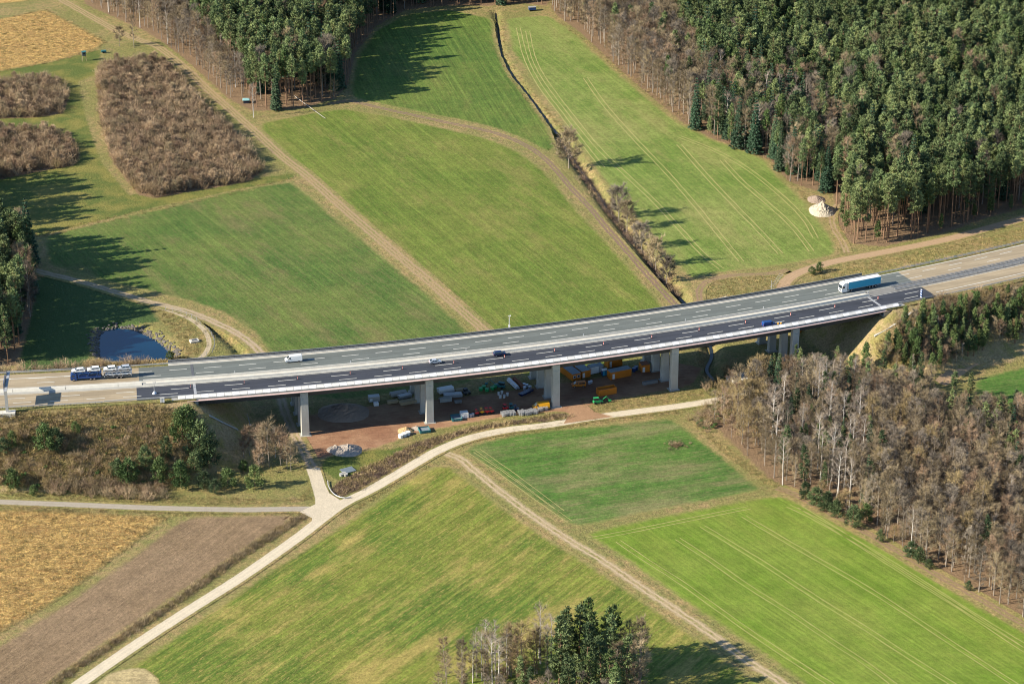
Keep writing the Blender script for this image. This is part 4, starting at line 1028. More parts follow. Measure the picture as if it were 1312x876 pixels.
def add_tris(P, b):
    """fan triangles of an MB appended to a soup"""
    out = []
    for f in b.f:
        for i in range(1, len(f) - 1): out += [b.v[f[0]], b.v[f[i]], b.v[f[i + 1]]]
    return np.array(out)
def pine(seed, h=24, low=0.50, rad=2.9, lf='pine_leaf', size=0.30):
    g = np.random.default_rng(seed); tb, pts = trunk_mb(g, h * 0.97, 0.25, 0.05, 0.014)
    P = []; K = 52; lop = g.random() * 6.283
    for i in range(K):
        u = (i + g.random()) / K; z = h * (low + (0.97 - low) * u)
        env = min(1.0, 0.45 + 1.9 * u) * (1.02 - u) ** 0.5
        a = g.random() * 6.283; rr = rad * env * (0.35 + 0.75 * g.random() ** 0.5) * (1 + 0.25 * math.cos(a - lop))
        c0 = interp(pts, z - 0.6); c = c0 + np.array([math.cos(a) * rr, math.sin(a) * rr, 0.35 + 0.25 * rr * g.random()])
        tb.tube(c0, c, 0.05, 0.02, 3, False)
        m = 30; q = 0.35 + 0.65 * g.random(m) ** 0.7
        p = c0 + (c - c0) * q[:, None] + g.normal(size=(m, 3)) * np.array([0.34, 0.34, 0.2])
        d = unit(g.normal(size=(m, 3)) * 0.7 + np.array([math.cos(a) * 0.5, math.sin(a) * 0.5, 0.55]))
        P.append(tris(p, d, unit(np.cross(d, g.normal(size=(m, 3)))), size * (1.5 + 1.3 * g.random(m)), size * (0.8 + 0.8 * g.random(m))))
    m = 26; c = interp(pts, h * 0.95) + g.normal(size=(m, 3)) * np.array([0.25, 0.25, 0.5]); d = unit(g.normal(size=(m, 3)) * 0.5 + np.array([0, 0, 1]))
    P.append(tris(c, d, unit(np.cross(d, g.normal(size=(m, 3)))), np.full(m, 0.6), np.full(m, 0.3)))
    return ('pine_tree', tb, 'pine_bark', np.concatenate(P), lf, 'crown')
def spruce(seed, h=22, rad=3.0, lf='spruce_leaf', low=0.08, size=0.42):
    g = np.random.default_rng(seed); tb, pts = trunk_mb(g, h * 0.98, 0.25, 0.03, 0.005)
    P = []; lv = 17
    for i in range(lv):
        u = i / (lv - 1); z = h * (low + (0.97 - low) * u); r = rad * (1 - u) ** 0.85 + 0.25
        m = max(3, int(8 * (1 - u) + 3))
        for k in range(m):
            a = 6.283 * (k + g.random() * 0.6) / m + i; L = r * (0.8 + 0.35 * g.random())
            for q in (0.45, 0.85):
                c = interp(pts, z) + np.array([math.cos(a) * L * q, math.sin(a) * L * q, -0.35 * L * q])
                P.append(clump(g, c, 0.28 + 0.22 * r * 0.9, int(10 + 7 * r), size, 0.4, 0.6))
    return ('spruce_tree', tb, 'pine_bark', np.concatenate(P), lf, 'crown')
def young(seed, h=6.5, rad=2.8, lf='young_leaf'):
    g = np.random.default_rng(seed); tb, pts = trunk_mb(g, h * 0.9, 0.12, 0.03, 0.01)
    P = []
    for i in range(30):
        u = (i + g.random()) / 30; z = h * (0.12 + 0.84 * u); env = (math.sin(math.pi * min(1, 0.22 + 0.74 * u))) ** 0.8
        a = g.random() * 6.283; rr = rad * env * (0.3 + 0.6 * g.random())
        m = 54; c = interp(pts, z) + np.array([math.cos(a) * rr, math.sin(a) * rr, 0]) + g.normal(size=(m, 3)) * 0.38; d = unit(g.normal(size=(m, 3)) * 0.6 + np.array([math.cos(a) * .6, math.sin(a) * .6, 0.8])); P.append(tris(c, d, unit(np.cross(d, g.normal(size=(m, 3)))), 0.35 + 0.35 * g.random(m), 0.16 + 0.14 * g.random(m)))
    return ('young_pine', tb, 'pine_bark', np.concatenate(P), lf, 'crown')
def bare(seed, h=20, rad=4.2, low=0.3, mat='twig', bark='grey_bark', nb=20, n2=7, nt_=17, wd=0.055, r0=0.24, name='bare_tree', spread=0.8):
    g = np.random.default_rng(seed); tb, pts = trunk_mb(g, h * 0.9, r0, 0.04, 0.02)
    P = []
    for i in range(nb):
        u = (i + g.random()) / nb; z = h * (low + (0.88 - low) * u); c0 = interp(pts, z)
        env = math.sin(math.pi * min(1, 0.25 + 0.72 * u)) ** 0.7
        a = i * 2.4 + g.normal() * 0.4; el = 0.45 + 0.5 * u + g.normal() * 0.12
        d = np.array([math.cos(a) * math.cos(el), math.sin(a) * math.cos(el), math.sin(el)]); L = rad * env * (0.75 + 0.5 * g.random()) / max(0.5, math.cos(el)) * spread
        c1 = c0 + d * L; tb.tube(c0, c0 + d * L * 0.6, 0.035 + 0.05 * (1 - u), 0.035, 3, False)
        for k in range(n2):
            q = 0.3 + 0.7 * (k + g.random()) / n2; b0 = c0 + d * L * q
            d2 = unit(d + g.normal(size=3) * 0.55 + np.array([0, 0, 0.25])); L2 = L * 0.38 * (0.6 + 0.6 * g.random())
            s = unit(np.cross(d2, g.normal(size=3)))
            P.append(np.array([b0 - s * 0.035, b0 + s * 0.035, b0 + d2 * L2]))
            f = g.random(nt_); bb = b0 + d2 * (f * L2)[:, None]
            d3 = unit(d2 + g.normal(size=(nt_, 3)) * 0.6 + np.array([0, 0, 0.15]))
            P.append(tris(bb, d3, unit(np.cross(d3, g.normal(size=(nt_, 3)))), 0.7 + 1.0 * g.random(nt_), np.full(nt_, wd)))
    return (name, tb, bark, np.concatenate(P), mat, 'branches')
def shrub_soup(seed, h=4.0, rad=1.7, mat='shrub', stems=16, nt_=24, wd=0.05, name='bare_shrub'):
    g = np.random.default_rng(seed); P = []
    for i in range(stems):
        a = g.random() * 6.283; rr = rad * 0.35 * g.random(); c0 = np.array([math.cos(a) * rr, math.sin(a) * rr, -0.1])
        el = 1.45 - 0.6 * g.random(); d = np.array([math.cos(a) * math.cos(el), math.sin(a) * math.cos(el), math.sin(el)]); L = h * (0.7 + 0.35 * g.random())
        s = unit(np.cross(d, g.normal(size=3))); P.append(np.array([c0 - s * .06, c0 + s * .06, c0 + d * L]))
        f = 0.15 + 0.85 * g.random(nt_); bb = c0 + d * (f * L)[:, None]
        d3 = unit(d + g.normal(size=(nt_, 3)) * 0.6)
        P.append(tris(bb, d3, unit(np.cross(d3, g.normal(size=(nt_, 3)))), h * (0.14 + 0.2 * g.random(nt_)), np.full(nt_, wd)))
    return (name, None, None, np.concatenate(P), mat, None)
def tuft_soup(seed, h=0.8, rad=0.9, mat='tuft', n=46, wd=0.09, lean=0.5, name='tuft'):
    g = np.random.default_rng(seed); a = g.random(n) * 6.283; r = rad * np.sqrt(g.random(n))
    c = np.stack([np.cos(a) * r, np.sin(a) * r, np.full(n, -0.05)], 1)
    d = unit(np.stack([np.cos(a) * lean * g.random(n) + g.normal(size=n) * .2, np.sin(a) * lean * g.random(n) + g.normal(size=n) * .2, np.ones(n)], 1))
    return (name, None, None, tris(c, d, unit(np.cross(d, g.normal(size=(n, 3)))), h * (0.5 + 0.7 * g.random(n)), np.full(n, wd)), mat, None)
def leafy_soup(seed, h=2.2, rad=1.5, mat='ivy', name='green_bush'):
    g = np.random.default_rng(seed); P = [clump(g, np.array([g.normal() * rad * .4, g.normal() * rad * .4, h * (0.3 + 0.5 * g.random())]), 0.6, 45, 0.24, 0.8) for i in range(12)]
    return (name, None, None, np.concatenate(P), mat, None)
DEF = {
    'pine': [pine(1), pine(2, 25, 0.52, 3.3), pine(3, 23, 0.58, 2.9), pine(4, 24, 0.46, 2.8, 'pine_dark'), pine(5, 26, 0.62, 3.4), pine(6, 22, 0.48, 3.0), pine(7, 24, 0.55, 2.6, 'young_leaf'), pine(8, 25, 0.6, 3.1)],
    'edgepine': [pine(11, 24, 0.30, 2.9, 'pine_dark'), pine(12, 24, 0.35, 2.7)],
    'broadpine': [pine(13, 24, 0.25, 3.7, 'pine_leaf', 0.34), pine(14, 23, 0.2, 3.9, 'pine_dark', 0.34), pine(15, 25, 0.3, 3.5, 'young_leaf', 0.34)],
    'spruce': [spruce(21), spruce(22, 20, 2.6), spruce(23, 24, 3.2)],
    'midpine': [pine(31, 12, 0.22, 1.9, 'pine_leaf', 0.26), pine(32, 12, 0.3, 2.0, 'young_leaf', 0.26), pine(33, 12, 0.2, 1.7, 'young_leaf', 0.26)],
    'young': [young(41), young(42, 6, 2.9), young(43, 7, 2.6, 'pine_dark')],
    'bare': [bare(51, 20, 3.0, 0.2), bare(52, 21, 3.3, 0.25), bare(53, 19, 2.7, 0.3), bare(54, 22, 2.9, 0.35, 'twig_grey'), bare(55, 20, 3.2, 0.2, 'twig_red'), bare(56, 18, 3.2, 0.12, 'twig'), bare(59, 19, 3.1, 0.15, 'twig_grey')],
    'ditch': [bare(57, 15, 4.6, 0.22, 'twig_grey', 'grey_bark', 28, 9, 28, 0.085, 0.26), bare(58, 16, 4.8, 0.2, 'twig', 'grey_bark', 28, 9, 28, 0.085, 0.26)],
    'golden': [bare(61, 16, 3.4, 0.1, 'twig_gold', 'grey_bark'), bare(62, 15, 3.2, 0.12, 'twig_gold')],
    'birch': [bare(71, 21, 2.5, 0.4, 'twig_pale', 'birch_bark', 14, 6, 9, 0.05, 0.27, 'birch_tree'), bare(72, 20, 2.4, 0.45, 'twig_pale', 'birch_bark', 14, 6, 8, 0.05, 0.27, 'birch_tree')],
    'small': [bare(81, 9, 2.2, 0.25, 'twig', 'grey_bark', 14, 6, 16, 0.05, 0.1), bare(82, 9, 1.8, 0.2, 'twig_red', 'grey_bark', 14, 6, 16, 0.05, 0.1), bare(83, 8, 2.0, 0.2, 'twig_gold', 'grey_bark', 12, 6, 16, 0.05, 0.1)],
    'bush': [bare(85, 6, 1.9, 0.06, 'shrub', 'grey_bark', 18, 7, 13, 0.06, 0.07, 'bare_sapling'), bare(86, 5.5, 2.1, 0.06, 'shrub', 'grey_bark', 18, 7, 13, 0.06, 0.07, 'bare_sapling'), bare(87, 6, 1.7, 0.08, 'twig_red', 'grey_bark', 18, 7, 12, 0.06, 0.07, 'bare_sapling'), bare(88, 6, 2.0, 0.06, 'twig', 'grey_bark', 18, 7, 12, 0.06, 0.07, 'bare_sapling')],
    'shrub': [shrub_soup(91), shrub_soup(92, 4.4, 1.5), shrub_soup(93, 3.8, 1.9, 'twig_red'), shrub_soup(94, 4, 1.7, 'twig'), shrub_soup(95, 3.6, 1.9, 'bramble')],
    'goldshrub': [shrub_soup(96, 4, 2.0, 'twig_gold', 20, 28), leafy_soup(97)],
    'bramble': [tuft_soup(101, 1.1, 1.1, 'bramble', 70, 0.09, 0.9), tuft_soup(102, 1.5, 1.2, 'twig', 70, 0.08, 0.8), tuft_soup(103, 0.8, 1.2, 'tuft', 60, 0.1, 0.9)],
    'mixbramble': [tuft_soup(107, 1.0, 1.1, 'dark_bramble', 60, 0.09, 1.0), tuft_soup(108, 1.1, 1.1, 'bramble', 60, 0.09, 1.0), tuft_soup(109, 0.7, 1.2, 'tuft', 60, 0.1, 1.0)],
    'scrub': [tuft_soup(131, 0.9, 1.1, 'bramble', 55, 0.09, 1.0), tuft_soup(132, 0.8, 1.2, 'tuft', 60, 0.1, 1.0), tuft_soup(133, 0.8, 1.2, 'straw', 50, 0.1, 1.1)],
    'darkbramble': [tuft_soup(104, 1.1, 1.1, 'dark_bramble', 70, 0.09, 0.9), tuft_soup(105, 1.5, 1.2, 'dark_bramble', 70, 0.08, 0.8), tuft_soup(106, 1.0, 1.2, 'bramble', 60, 0.1, 0.9)],
    'tuft': [tuft_soup(111, 0.55, 0.9), tuft_soup(112, 0.45, 1.0, 'straw'), tuft_soup(113, 0.5, 0.9, 'tuft')],
    'straw': [tuft_soup(121, 0.8, 1.3, 'straw', 60, 0.12, 1.3), tuft_soup(122, 0.7, 1.3, 'straw', 60, 0.12, 1.6), tuft_soup(123, 0.9, 1.2, 'tuft', 50, 0.12, 1.2)],
}
NOMH = {'bush': 5.8, 'broadpine': 24, 'ditch': 15.5, 'pine': 24, 'edgepine': 24, 'spruce': 22, 'midpine': 12, 'young': 6.5, 'bare': 20, 'golden': 15.5, 'birch': 20.5, 'small': 8.7, 'shrub': 4, 'goldshrub': 4, 'bramble': 1, 'tuft': 1, 'straw': 1}
PART = {}
for k, lst in DEF.items():
    PART[k] = []
    for (nm, tb, bk, P, lf, cn) in lst:
        cme = trimesh(cn or nm, P, M[lf])
        tme = mkmesh('trunk', tb.v, tb.f, M[bk]) if tb else None
        PART[k].append((nm, tme, cme, cn))
# joined prototypes for scattering
PROTO = {}
def proto_coll(k):
    if k in PROTO: return PROTO[k]
    c = bpy.data.collections.new('kind_' + k)
    for i, (nm, tme, cme, cn) in enumerate(PART[k]):
        if tme:
            bm = bmesh.new(); bm.from_mesh(cme); bm2 = bm; n0 = len(bm.faces)
            bm.from_mesh(tme); bm.faces.ensure_lookup_table()
            me = bpy.data.meshes.new(nm)
            for f in bm.faces[n0:]: f.material_index = 1
            bm.to_mesh(me); bm.free(); me.materials.append(cme.materials[0]); me.materials.append(tme.materials[0])
        else: me = cme
        o = bpy.data.objects.new('%02d' % i, me); c.objects.link(o)
    PROTO[k] = c; return c
def scatter(name, kind, pts, label, cat=None):
    """pts: rows x, y, z, rot, scale, variant -> ONE object drawn by geometry nodes"""
    pts = np.array(pts, dtype=np.float32); me = bpy.data.meshes.new(name); me.vertices.add(len(pts))
    me.vertices.foreach_set('co', pts[:, :3].ravel())
    for nm, j in (('rot', 3), ('scl', 4)): put(me, nm, pts[:, j])
    a = me.attributes.new('var', 'INT', 'POINT'); a.data.foreach_set('value', pts[:, 5].astype(np.int32))
    o = link(name, me); ng = bpy.data.node_groups.new(name, 'GeometryNodeTree')
    ng.interface.new_socket('Geometry', in_out='INPUT', socket_type='NodeSocketGeometry'); ng.interface.new_socket('Geometry', in_out='OUTPUT', socket_type='NodeSocketGeometry')
    N, L = ng.nodes, ng.links
    i = N.new('NodeGroupInput'); out = N.new('NodeGroupOutput'); iop = N.new('GeometryNodeInstanceOnPoints')
    ci = N.new('GeometryNodeCollectionInfo'); ci.inputs[0].default_value = proto_coll(kind); ci.inputs['Separate Children'].default_value = True; ci.inputs['Reset Children'].default_value = True
    L.new(i.outputs[0], iop.inputs['Points']); L.new(ci.outputs[0], iop.inputs['Instance']); iop.inputs['Pick Instance'].default_value = True
    def na(nm, t):
        n = N.new('GeometryNodeInputNamedAttribute'); n.data_type = t; n.inputs[0].default_value = nm; return n.outputs[0]
    L.new(na('var', 'INT'), iop.inputs['Instance Index'])
    cx = N.new('ShaderNodeCombineXYZ'); L.new(na('rot', 'FLOAT'), cx.inputs[2])
    e2r = N.new('FunctionNodeEulerToRotation'); L.new(cx.outputs[0], e2r.inputs[0]); L.new(e2r.outputs[0], iop.inputs['Rotation'])
    L.new(na('scl', 'FLOAT'), iop.inputs['Scale']); L.new(iop.outputs[0], out.inputs[0])
    o.modifiers.new('scatter', 'NODES').node_group = ng
    return tag(o, label, cat, kind='stuff')

TREES = []       # kind, x, y, z, rot, height, variant, label, group, forced
def plant(kind, x, y, h, label=None, group=None, var=None, z=None):
    v = int(rng.integers(len(PART[kind]))) if var is None else var
    TREES.append([kind, x, y, H1(x, y) if z is None else z, rng.random() * 6.283, h, v, label, group])
def plant_px(kind, px, py, h, label=None, group=None, var=None):
    x, y, z = onground(px, py); plant(kind, x, y, h, label, group, var, z)
def fill(poly, spacing, fn, jit=0.42, world=False):
    P = poly if world else w_(poly); A = np.array(P); x0, y0 = A.min(0); x1, y1 = A.max(0)
    gx = np.arange(x0, x1, spacing); gy = np.arange(y0, y1, spacing * 0.87)
    X, Y = np.meshgrid(gx, gy); X = X + (np.arange(len(gy)) % 2)[:, None] * spacing / 2
    X = X + rng.uniform(-jit, jit, X.shape) * spacing; Y = Y + rng.uniform(-jit, jit, Y.shape) * spacing
    ok = inside(X, Y, P); X, Y = X[ok], Y[ok]; D = segdist(X, Y, P, True)
    for x, y, d in zip(X, Y, D): fn(float(x), float(y), float(d))
def pix(x, y, z=0.0):
    d = y * math.cos(PITCH) + (CAMZ - z) * math.sin(PITCH); u = y * math.sin(PITCH) - (CAMZ - z) * math.cos(PITCH)
    return 656 + FOC * x / d, 438 - FOC * u / d
def inpoly(px, py, P): return bool(inside(np.array([px]), np.array([py]), P)[0])
U = rng.random
Z_BARE_R = [(690,-60),(705,10),(786,86),(880,162),(905,150),(895,110),(870,60),(850,20),(850,-60)]
Z_MIX_R = [(880,162),(986,206),(1010,233),(1068,250),(1080,215),(1090,190),(1050,150),(1010,130),(960,110),(905,120)]
def f_right(x, y, d):
    px, py = pix(x, y)
    if px > 1440 or py < -140: return
    if inpoly(px, py, Z_BARE_R):
        k = 'bare' if U() < 0.95 else 'pine'; h = 19 + 4 * U()
    elif inpoly(px, py, Z_MIX_R):
        q = U(); k = 'bare' if q < 0.38 else 'birch' if q < 0.48 else 'spruce' if q < 0.74 else 'pine'; h = 19 + 5 * U()
    else:
        q = U(); k = 'pine' if q < 0.90 else ('bare' if q < 0.955 else 'spruce'); h = 19 + 8 * U()
    if d < 5 and k == 'pine': k = 'edgepine' if U() < 0.25 else 'pine'
    if d < 3.5 and U() < 0.3: k = 'midpine' if not inpoly(px, py, Z_BARE_R) else 'small'; h = 5 + 6 * U()
    plant(k, x, y, h, None, 'wood to the right of the far fields')
fill(W_RIGHT, 4.9, f_right)
Z_BARE_T = [(60,-95),(110,6),(186,40),(225,74),(268,104),(300,132),(318,146),(318,118),(300,100),(262,62),(235,20),(230,-95)]
def f_top(x, y, d):
    px, py = pix(x, y)
    if py < -130: return
    if inpoly(px, py, Z_BARE_T):
        if U() < 0.08: return
        q = U(); k = 'bare' if q < 0.8 else 'birch' if q < 0.88 else 'small'; h = (15 + 5 * U()) if k != 'small' else 8
    else:
        q = U(); k = 'pine' if q < 0.84 else ('spruce' if q < 0.92 else 'bare'); h = 21 + 6 * U()
    plant(k, x, y, h, None, 'wood at the top behind the dark meadow')
fill(W_TOP, 5.1, f_top)
def f_left(x, y, d):
    q = U(); k = 'pine' if q < 0.55 else ('edgepine' if q < 0.8 else ('spruce' if q < 0.9 else 'bare'))
    plant(k, x, y, 22 + 5 * U(), None, 'wood at the left edge beside the pond')
fill(W_LEFT, 5.0, f_left); fill(W_LEFT0, 6, f_left)
Z_LOWPINE = [(1150,478),(1240,510),(1312,540),(1430,560),(1430,700),(1312,640),(1270,600),(1210,560),(1160,520)]
def f_low(x, y, d):
    px, py = pix(x, y); q = U()
    if inpoly(px, py, Z_LOWPINE): k = 'bare' if q < 0.62 else ('edgepine' if q < 0.82 else 'golden' if q < 0.9 else 'spruce'); h = 15 + 5 * U()
    elif px < 985: k = 'golden' if q < 0.5 else 'bare'; h = 13 + 4 * U()
    elif px < 1115: k = 'birch' if q < 0.17 else ('bare' if q < 0.76 else ('edgepine' if q < 0.90 else 'spruce')); h = (19 + 4 * U()) if k == 'birch' else 12 + 6 * U()
    else: k = 'bare' if q < 0.90 else ('birch' if q < 0.93 else ('edgepine' if q < 0.96 else 'golden')); h = 15 + 4 * U()
    lim = 482 if px < 900 else 470 if px < 955 else 458 if px < 1110 else 474 if px < 1190 else 508
    h = min(h, (py - lim) / 3.05 + rng.uniform(-2, 1.5))
    if h < 4.5: return
    if h < 9 and k in ('bare', 'golden'): k = 'small'
    if U() < 0.05: return
    if d < 3 and U() < 0.3: k = 'small'; h = 6 + 4 * U()
    elif d < 3.5 and 1025 < px < 1110 and U() < 0.5: k = 'young'; h = 5 + 3 * U()
    plant(k, x, y, h, None, 'bare wood at the lower right below the bridge')
fill(W_LOW, 4.3, f_low)
for i, (px, py, h, k, v) in enumerate(((1018, 480, 12, 'edgepine', 1), (1038, 500, 14, 'edgepine', 0), (1072, 482, 12, 'edgepine', 1), (1092, 490, 11, 'midpine', 2), (1108, 478, 12, 'midpine', 1), (1130, 490, 13, 'edgepine', 0), (1203, 600, 15, 'edgepine', 1),
        (1236, 588, 14, 'broadpine', 2), (1262, 602, 15, 'broadpine', 1), (1286, 612, 16, 'broadpine', 0), (1302, 640, 17, 'broadpine', 1), (1255, 560, 12, 'broadpine', 2), (1225, 560, 12, 'edgepine', 1), (1112, 640, 15, 'broadpine', 1), (1180, 560, 14, 'edgepine', 1), (1300, 590, 14, 'broadpine', 2))):
    plant_px(k, px, py, h, None, 'bare wood at the lower right below the bridge', v)
for px, py, h in ((1032, 640, 6), (1046, 650, 6.5), (1058, 656, 5.5), (1072, 664, 6), (1092, 676, 7), (1127, 694, 4), (1168, 716, 5.5), (1178, 722, 5), (1190, 728, 3), (1240, 756, 3)):
    plant_px('young', px, py, h, None, 'bare wood at the lower right below the bridge', 2)
CL = 'clump of trees at the bottom edge'
def put_clump(kind, n, x0, x1, y0, y1, h0, h1, mind=2.6):
    L = []
    for _ in range(n * 6):
        px, py = rng.uniform(x0, x1), rng.uniform(y0, y1); x, y = G(px, py)
        if all((x - a) ** 2 + (y - b) ** 2 > mind ** 2 for a, b in L):
            L.append((x, y)); plant(kind, x, y, rng.uniform(h0, h1), None, CL)
        if len(L) >= n: break
put_clump('broadpine', 9, 712, 792, 850, 886, 19, 25, 4.0); put_clump('edgepine', 5, 705, 795, 850, 886, 18, 24, 3.0); put_clump('broadpine', 8, 700, 805, 885, 950, 21, 25, 4.5)
put_clump('edgepine', 3, 655, 680, 880, 905, 12, 15, 3); put_clump('pine', 2, 722, 740, 880, 900, 14, 18, 3)
put_clump('birch', 8, 600, 650, 860, 888, 15, 20, 2.6); put_clump('bare', 6, 560, 640, 866, 895, 10, 15, 3); put_clump('bare', 5, 650, 705, 850, 875, 13, 18, 3); put_clump('golden', 4, 610, 690, 860, 880, 15, 19, 4); put_clump('birch', 4, 690, 720, 842, 862, 16, 21, 3)
put_clump('bare', 9, 788, 826, 856, 892, 15, 21, 2.8); put_clump('bare', 8, 560, 700, 885, 930, 9, 14, 4); put_clump('bare', 14, 640, 850, 900, 985, 15, 20, 4.5)
put_clump('small', 9, 590, 700, 868, 895, 5, 9, 2.5); put_clump('birch', 4, 735, 800, 862, 890, 12, 17, 3); put_clump('pine', 12, 700, 850, 950, 1010, 20, 24, 5)
# thickets
def f_thick(lbl):
    def f(x, y, d):
        if d < 2.2 and U() < 0.3: return
        k = 'goldshrub' if (d < 2.5 and U() < 0.12) else ('bush' if U() < 0.22 else 'shrub')
        plant(k, x, y, (3.2 + 2.4 * U() if k == 'bush' else 2.8 + 3.0 * U()) - (0.9 if d < 2 else 0), None, lbl, 0 if k == 'goldshrub' else None)
    return f
fill(TH_MAIN, 2.3, f_thick('dense brown thicket left of the broad track')); fill(TH_L1, 2.4, f_thick('upper one of the two brown thickets at the left edge')); fill(TH_L2, 2.4, f_thick('lower one of the two brown thickets at the left edge'))
# single trees with a look of their own
plant_px('ditch', 729, 216, 17, 'solitary bare tree at the head of the wide ditch casting a long shadow', None, 1)
plant_px('ditch', 793, 282, 16, 'bare roadside tree beside the wide ditch, second from the top of the row', None, 0)
plant_px('ditch', 803, 297, 14, 'bare tree close below the second one along the wide ditch', None, 1)
plant_px('ditch', 822, 322, 13, 'broad bare tree in the middle of the ditch row', None, 0)
plant_px('ditch', 840, 345, 14, 'slim bare tree by the wide ditch near the bridge', None, 1)
plant_px('ditch', 854, 364, 12.5, 'bare tree of the ditch row standing nearest to the bridge', None, 0)
plant_px('small', 812, 309, 8, 'low bare tree in the ditch row between two taller ones', None, 0)
plant_px('small', 783, 276, 8, 'low bare tree left of the second roadside tree', None, 1)
plant_px('small', 832, 336, 8, 'low yellowish bare tree by the slim one', None, 2)
plant_px('birch', 325, 151, 17, 'white stemmed birch standing alone before the wood corner', None, 0)
plant_px('golden', 428, 128, 10, 'round bushy bare tree at the lower right corner of the top wood', None, 0)
plant_px('bare', 172, 62, 17, 'large bare tree between the golden field and the brown thicket', None, 1)
plant_px('small', 153, 60, 10, 'small bare tree at the corner of the golden field', None, 0)
plant_px('edgepine', 1024, 497, 15.5, 'dark pine growing in front of the rightmost bridge pier', None, 1)
plant_px('edgepine', 998, 495, 13, 'bright green pine just left of the rightmost bridge pier', None, 1)
plant_px('spruce', 1056, 535, 15, 'dark green spruce among bare birches below the right pier', None, 0)
plant_px('pine', 1145, 505, 13, 'stout pine with a long bare stem below the right embankment', None, 5)
plant_px('pine', 1240, 530, 16, 'tall pine with a long pale stem beside the small right field', None, 0)
plant_px('pine', 1222, 520, 14, 'pine standing just left of the tall pale stemmed one', None, 2)
plant_px('edgepine', 1178, 497, 14, 'dark conifer at the foot of the right embankment', None, 0)
plant_px('edgepine', 1165, 492, 11, 'yellowish green pine at the foot of the right embankment', None, 1)
plant_px('birch', 353, 586, 12, 'tall thin bare tree beside the track under the left end of the bridge', None, 0)
for px, py, h in ((336, 588, 9), (345, 592, 10), (360, 590, 9), (368, 594, 8), (312, 580, 6), (320, 578, 7), (373, 598, 7), (332, 600, 7)): plant_px('small', px, py + 6, h * 1.55, 'slender bare tree of the group beside the track at the left bridge end', 'slender bare trees beside the track at the left bridge end', 0 if px % 2 else 1)
for px, py, h, v, lb in ((58, 572, 7.5, 0, 'big dark green bushy pine near the top of the left embankment'), (72, 574, 6.5, 2, 'dark pine leaning on the big bushy one on the left embankment'), (97, 552, 4, 1, 'small round pine right of the big bushy one on the left embankment'),
                         (16, 570, 5, 0, 'low green pine at the left edge of the embankment'), (6, 578, 4.5, 2, 'dark pine cut by the left picture edge'), (16, 622, 6, 1, 'narrow green pine near the lane at the left edge'), (43, 631, 3, 0, 'very small pine by the lane at the foot of the left embankment'),
                         (234, 562, 10, 0, 'tall pine against the left bridge end'), (256, 582, 10, 2, 'dense dark pine at the right end of the embankment plants'), (268, 596, 9, 2, 'lower dark pine at the right end of the embankment plants'), (250, 603, 6, 2, 'squat dark pine beneath the tall ones'),
                         (213, 583, 6, 2, 'dark pine behind the squat ones on the embankment'), (232, 622, 8, 0, 'broad green pine with rounded crown near the foot of the slope'), (205, 612, 7, 0, 'green pine left of the broad rounded one'), (165, 613, 7, 1, 'light green pine on the embankment above the lane'),
                         (188, 600, 7, 2, 'green pine between the light one and the broad one'), (150, 607, 5, 2, 'dark small pine at the foot of the light green one'), (262, 622, 5, 2, 'dark low pine right of the broad rounded one'), (292, 620, 5.5, 0, 'low round pine by the lane under the left bridge end'),
                         (327, 622, 7, 0, 'rounded green pine beside the bare saplings'), (312, 601, 4, 1, 'pale small pine on the sunny bank'), (275, 628, 4, 2, 'tiny dark pine by the lane'), (240, 548, 8, 1, 'slender pine at the top of the slope by the bridge end')):
    plant_px('young', px, py + 4, h * 1.18, lb, None, v)
plant_px('young', 218, 462, 4, 'green bush between the pond and the motorway', None, 1)
plant_px('young', 1050, 349, 4.5, 'light green bush beside the far railing left of the truck', None, 1)
plant_px('young', 1040, 352, 3.5, 'lower light green bush beside the far railing', None, 1)
plant_px('small', 1095, 303, 5, 'olive bush at the corner of the right wood', None, 2)
# embankment woods and brush
EM_R = [(1120,468),(1150,425),(1180,410),(1240,400),(1312,385),(1430,350),(1430,400),(1312,437),(1270,450),(1235,462),(1205,482),(1160,480)]
def in_px_fill(P, step_px, fn):
    A = np.array(P); x0, y0 = A.min(0); x1, y1 = A.max(0); y = y0
    while y < y1:
        x = x0
        while x < x1:
            a, b = x + rng.uniform(-.45, .45) * step_px, y + rng.uniform(-.45, .45) * step_px * 0.5
            if inpoly(a, b, P): fn(a, b)
            x += step_px
        y += step_px * 0.5
def f_emr(px, py):
    q = U(); x, y, z = onground(px, py); k = 'midpine' if q < 0.5 else ('small' if q < 0.95 else 'birch')
    if py < 412 - (px - 1150) * 0.17: k = 'small' if U() < 0.8 else 'midpine'
    plant(k, x, y, (7 + 3.5 * U()) if k == 'midpine' else (5 + 3 * U()), None, 'young wood on the right embankment', None, z)
in_px_fill(EM_R, 13, f_emr)
def brush(P, step, kinds, h, grp):
    def f(px, py):
        x, y, z = onground(px, py); k = kinds[int(U() * len(kinds))]; plant(k, x, y, h[0] + (h[1] - h[0]) * U(), None, grp, None, z)
    in_px_fill(P, step, f)
brush([(1165,408),(1185,388),(1230,378),(1312,365),(1420,330),(1420,352),(1312,388),(1240,402),(1180,412)], 8, ['shrub', 'shrub', 'shrub', 'goldshrub'], (2, 3.6), 'brown shrubs on top of the right embankment')
brush([(-30,555),(40,545),(100,560),(160,545),(205,550),(235,570),(240,610),(200,632),(100,632),(0,625),(-30,620)], 13, ['shrub', 'shrub', 'goldshrub'], (1.4, 3.2), 'brown shrubs on the left embankment')
brush([(130,622),(205,628),(215,640),(190,643),(60,634),(60,622)], 8, ['shrub'], (2.5, 4), 'row of grey saplings above the lane on the left')
BR_TR = [(735,225),(752,232),(772,262),(800,290),(830,322),(862,360),(872,384),(856,380),(838,350),(812,318),(790,292),(768,272),(748,245)]
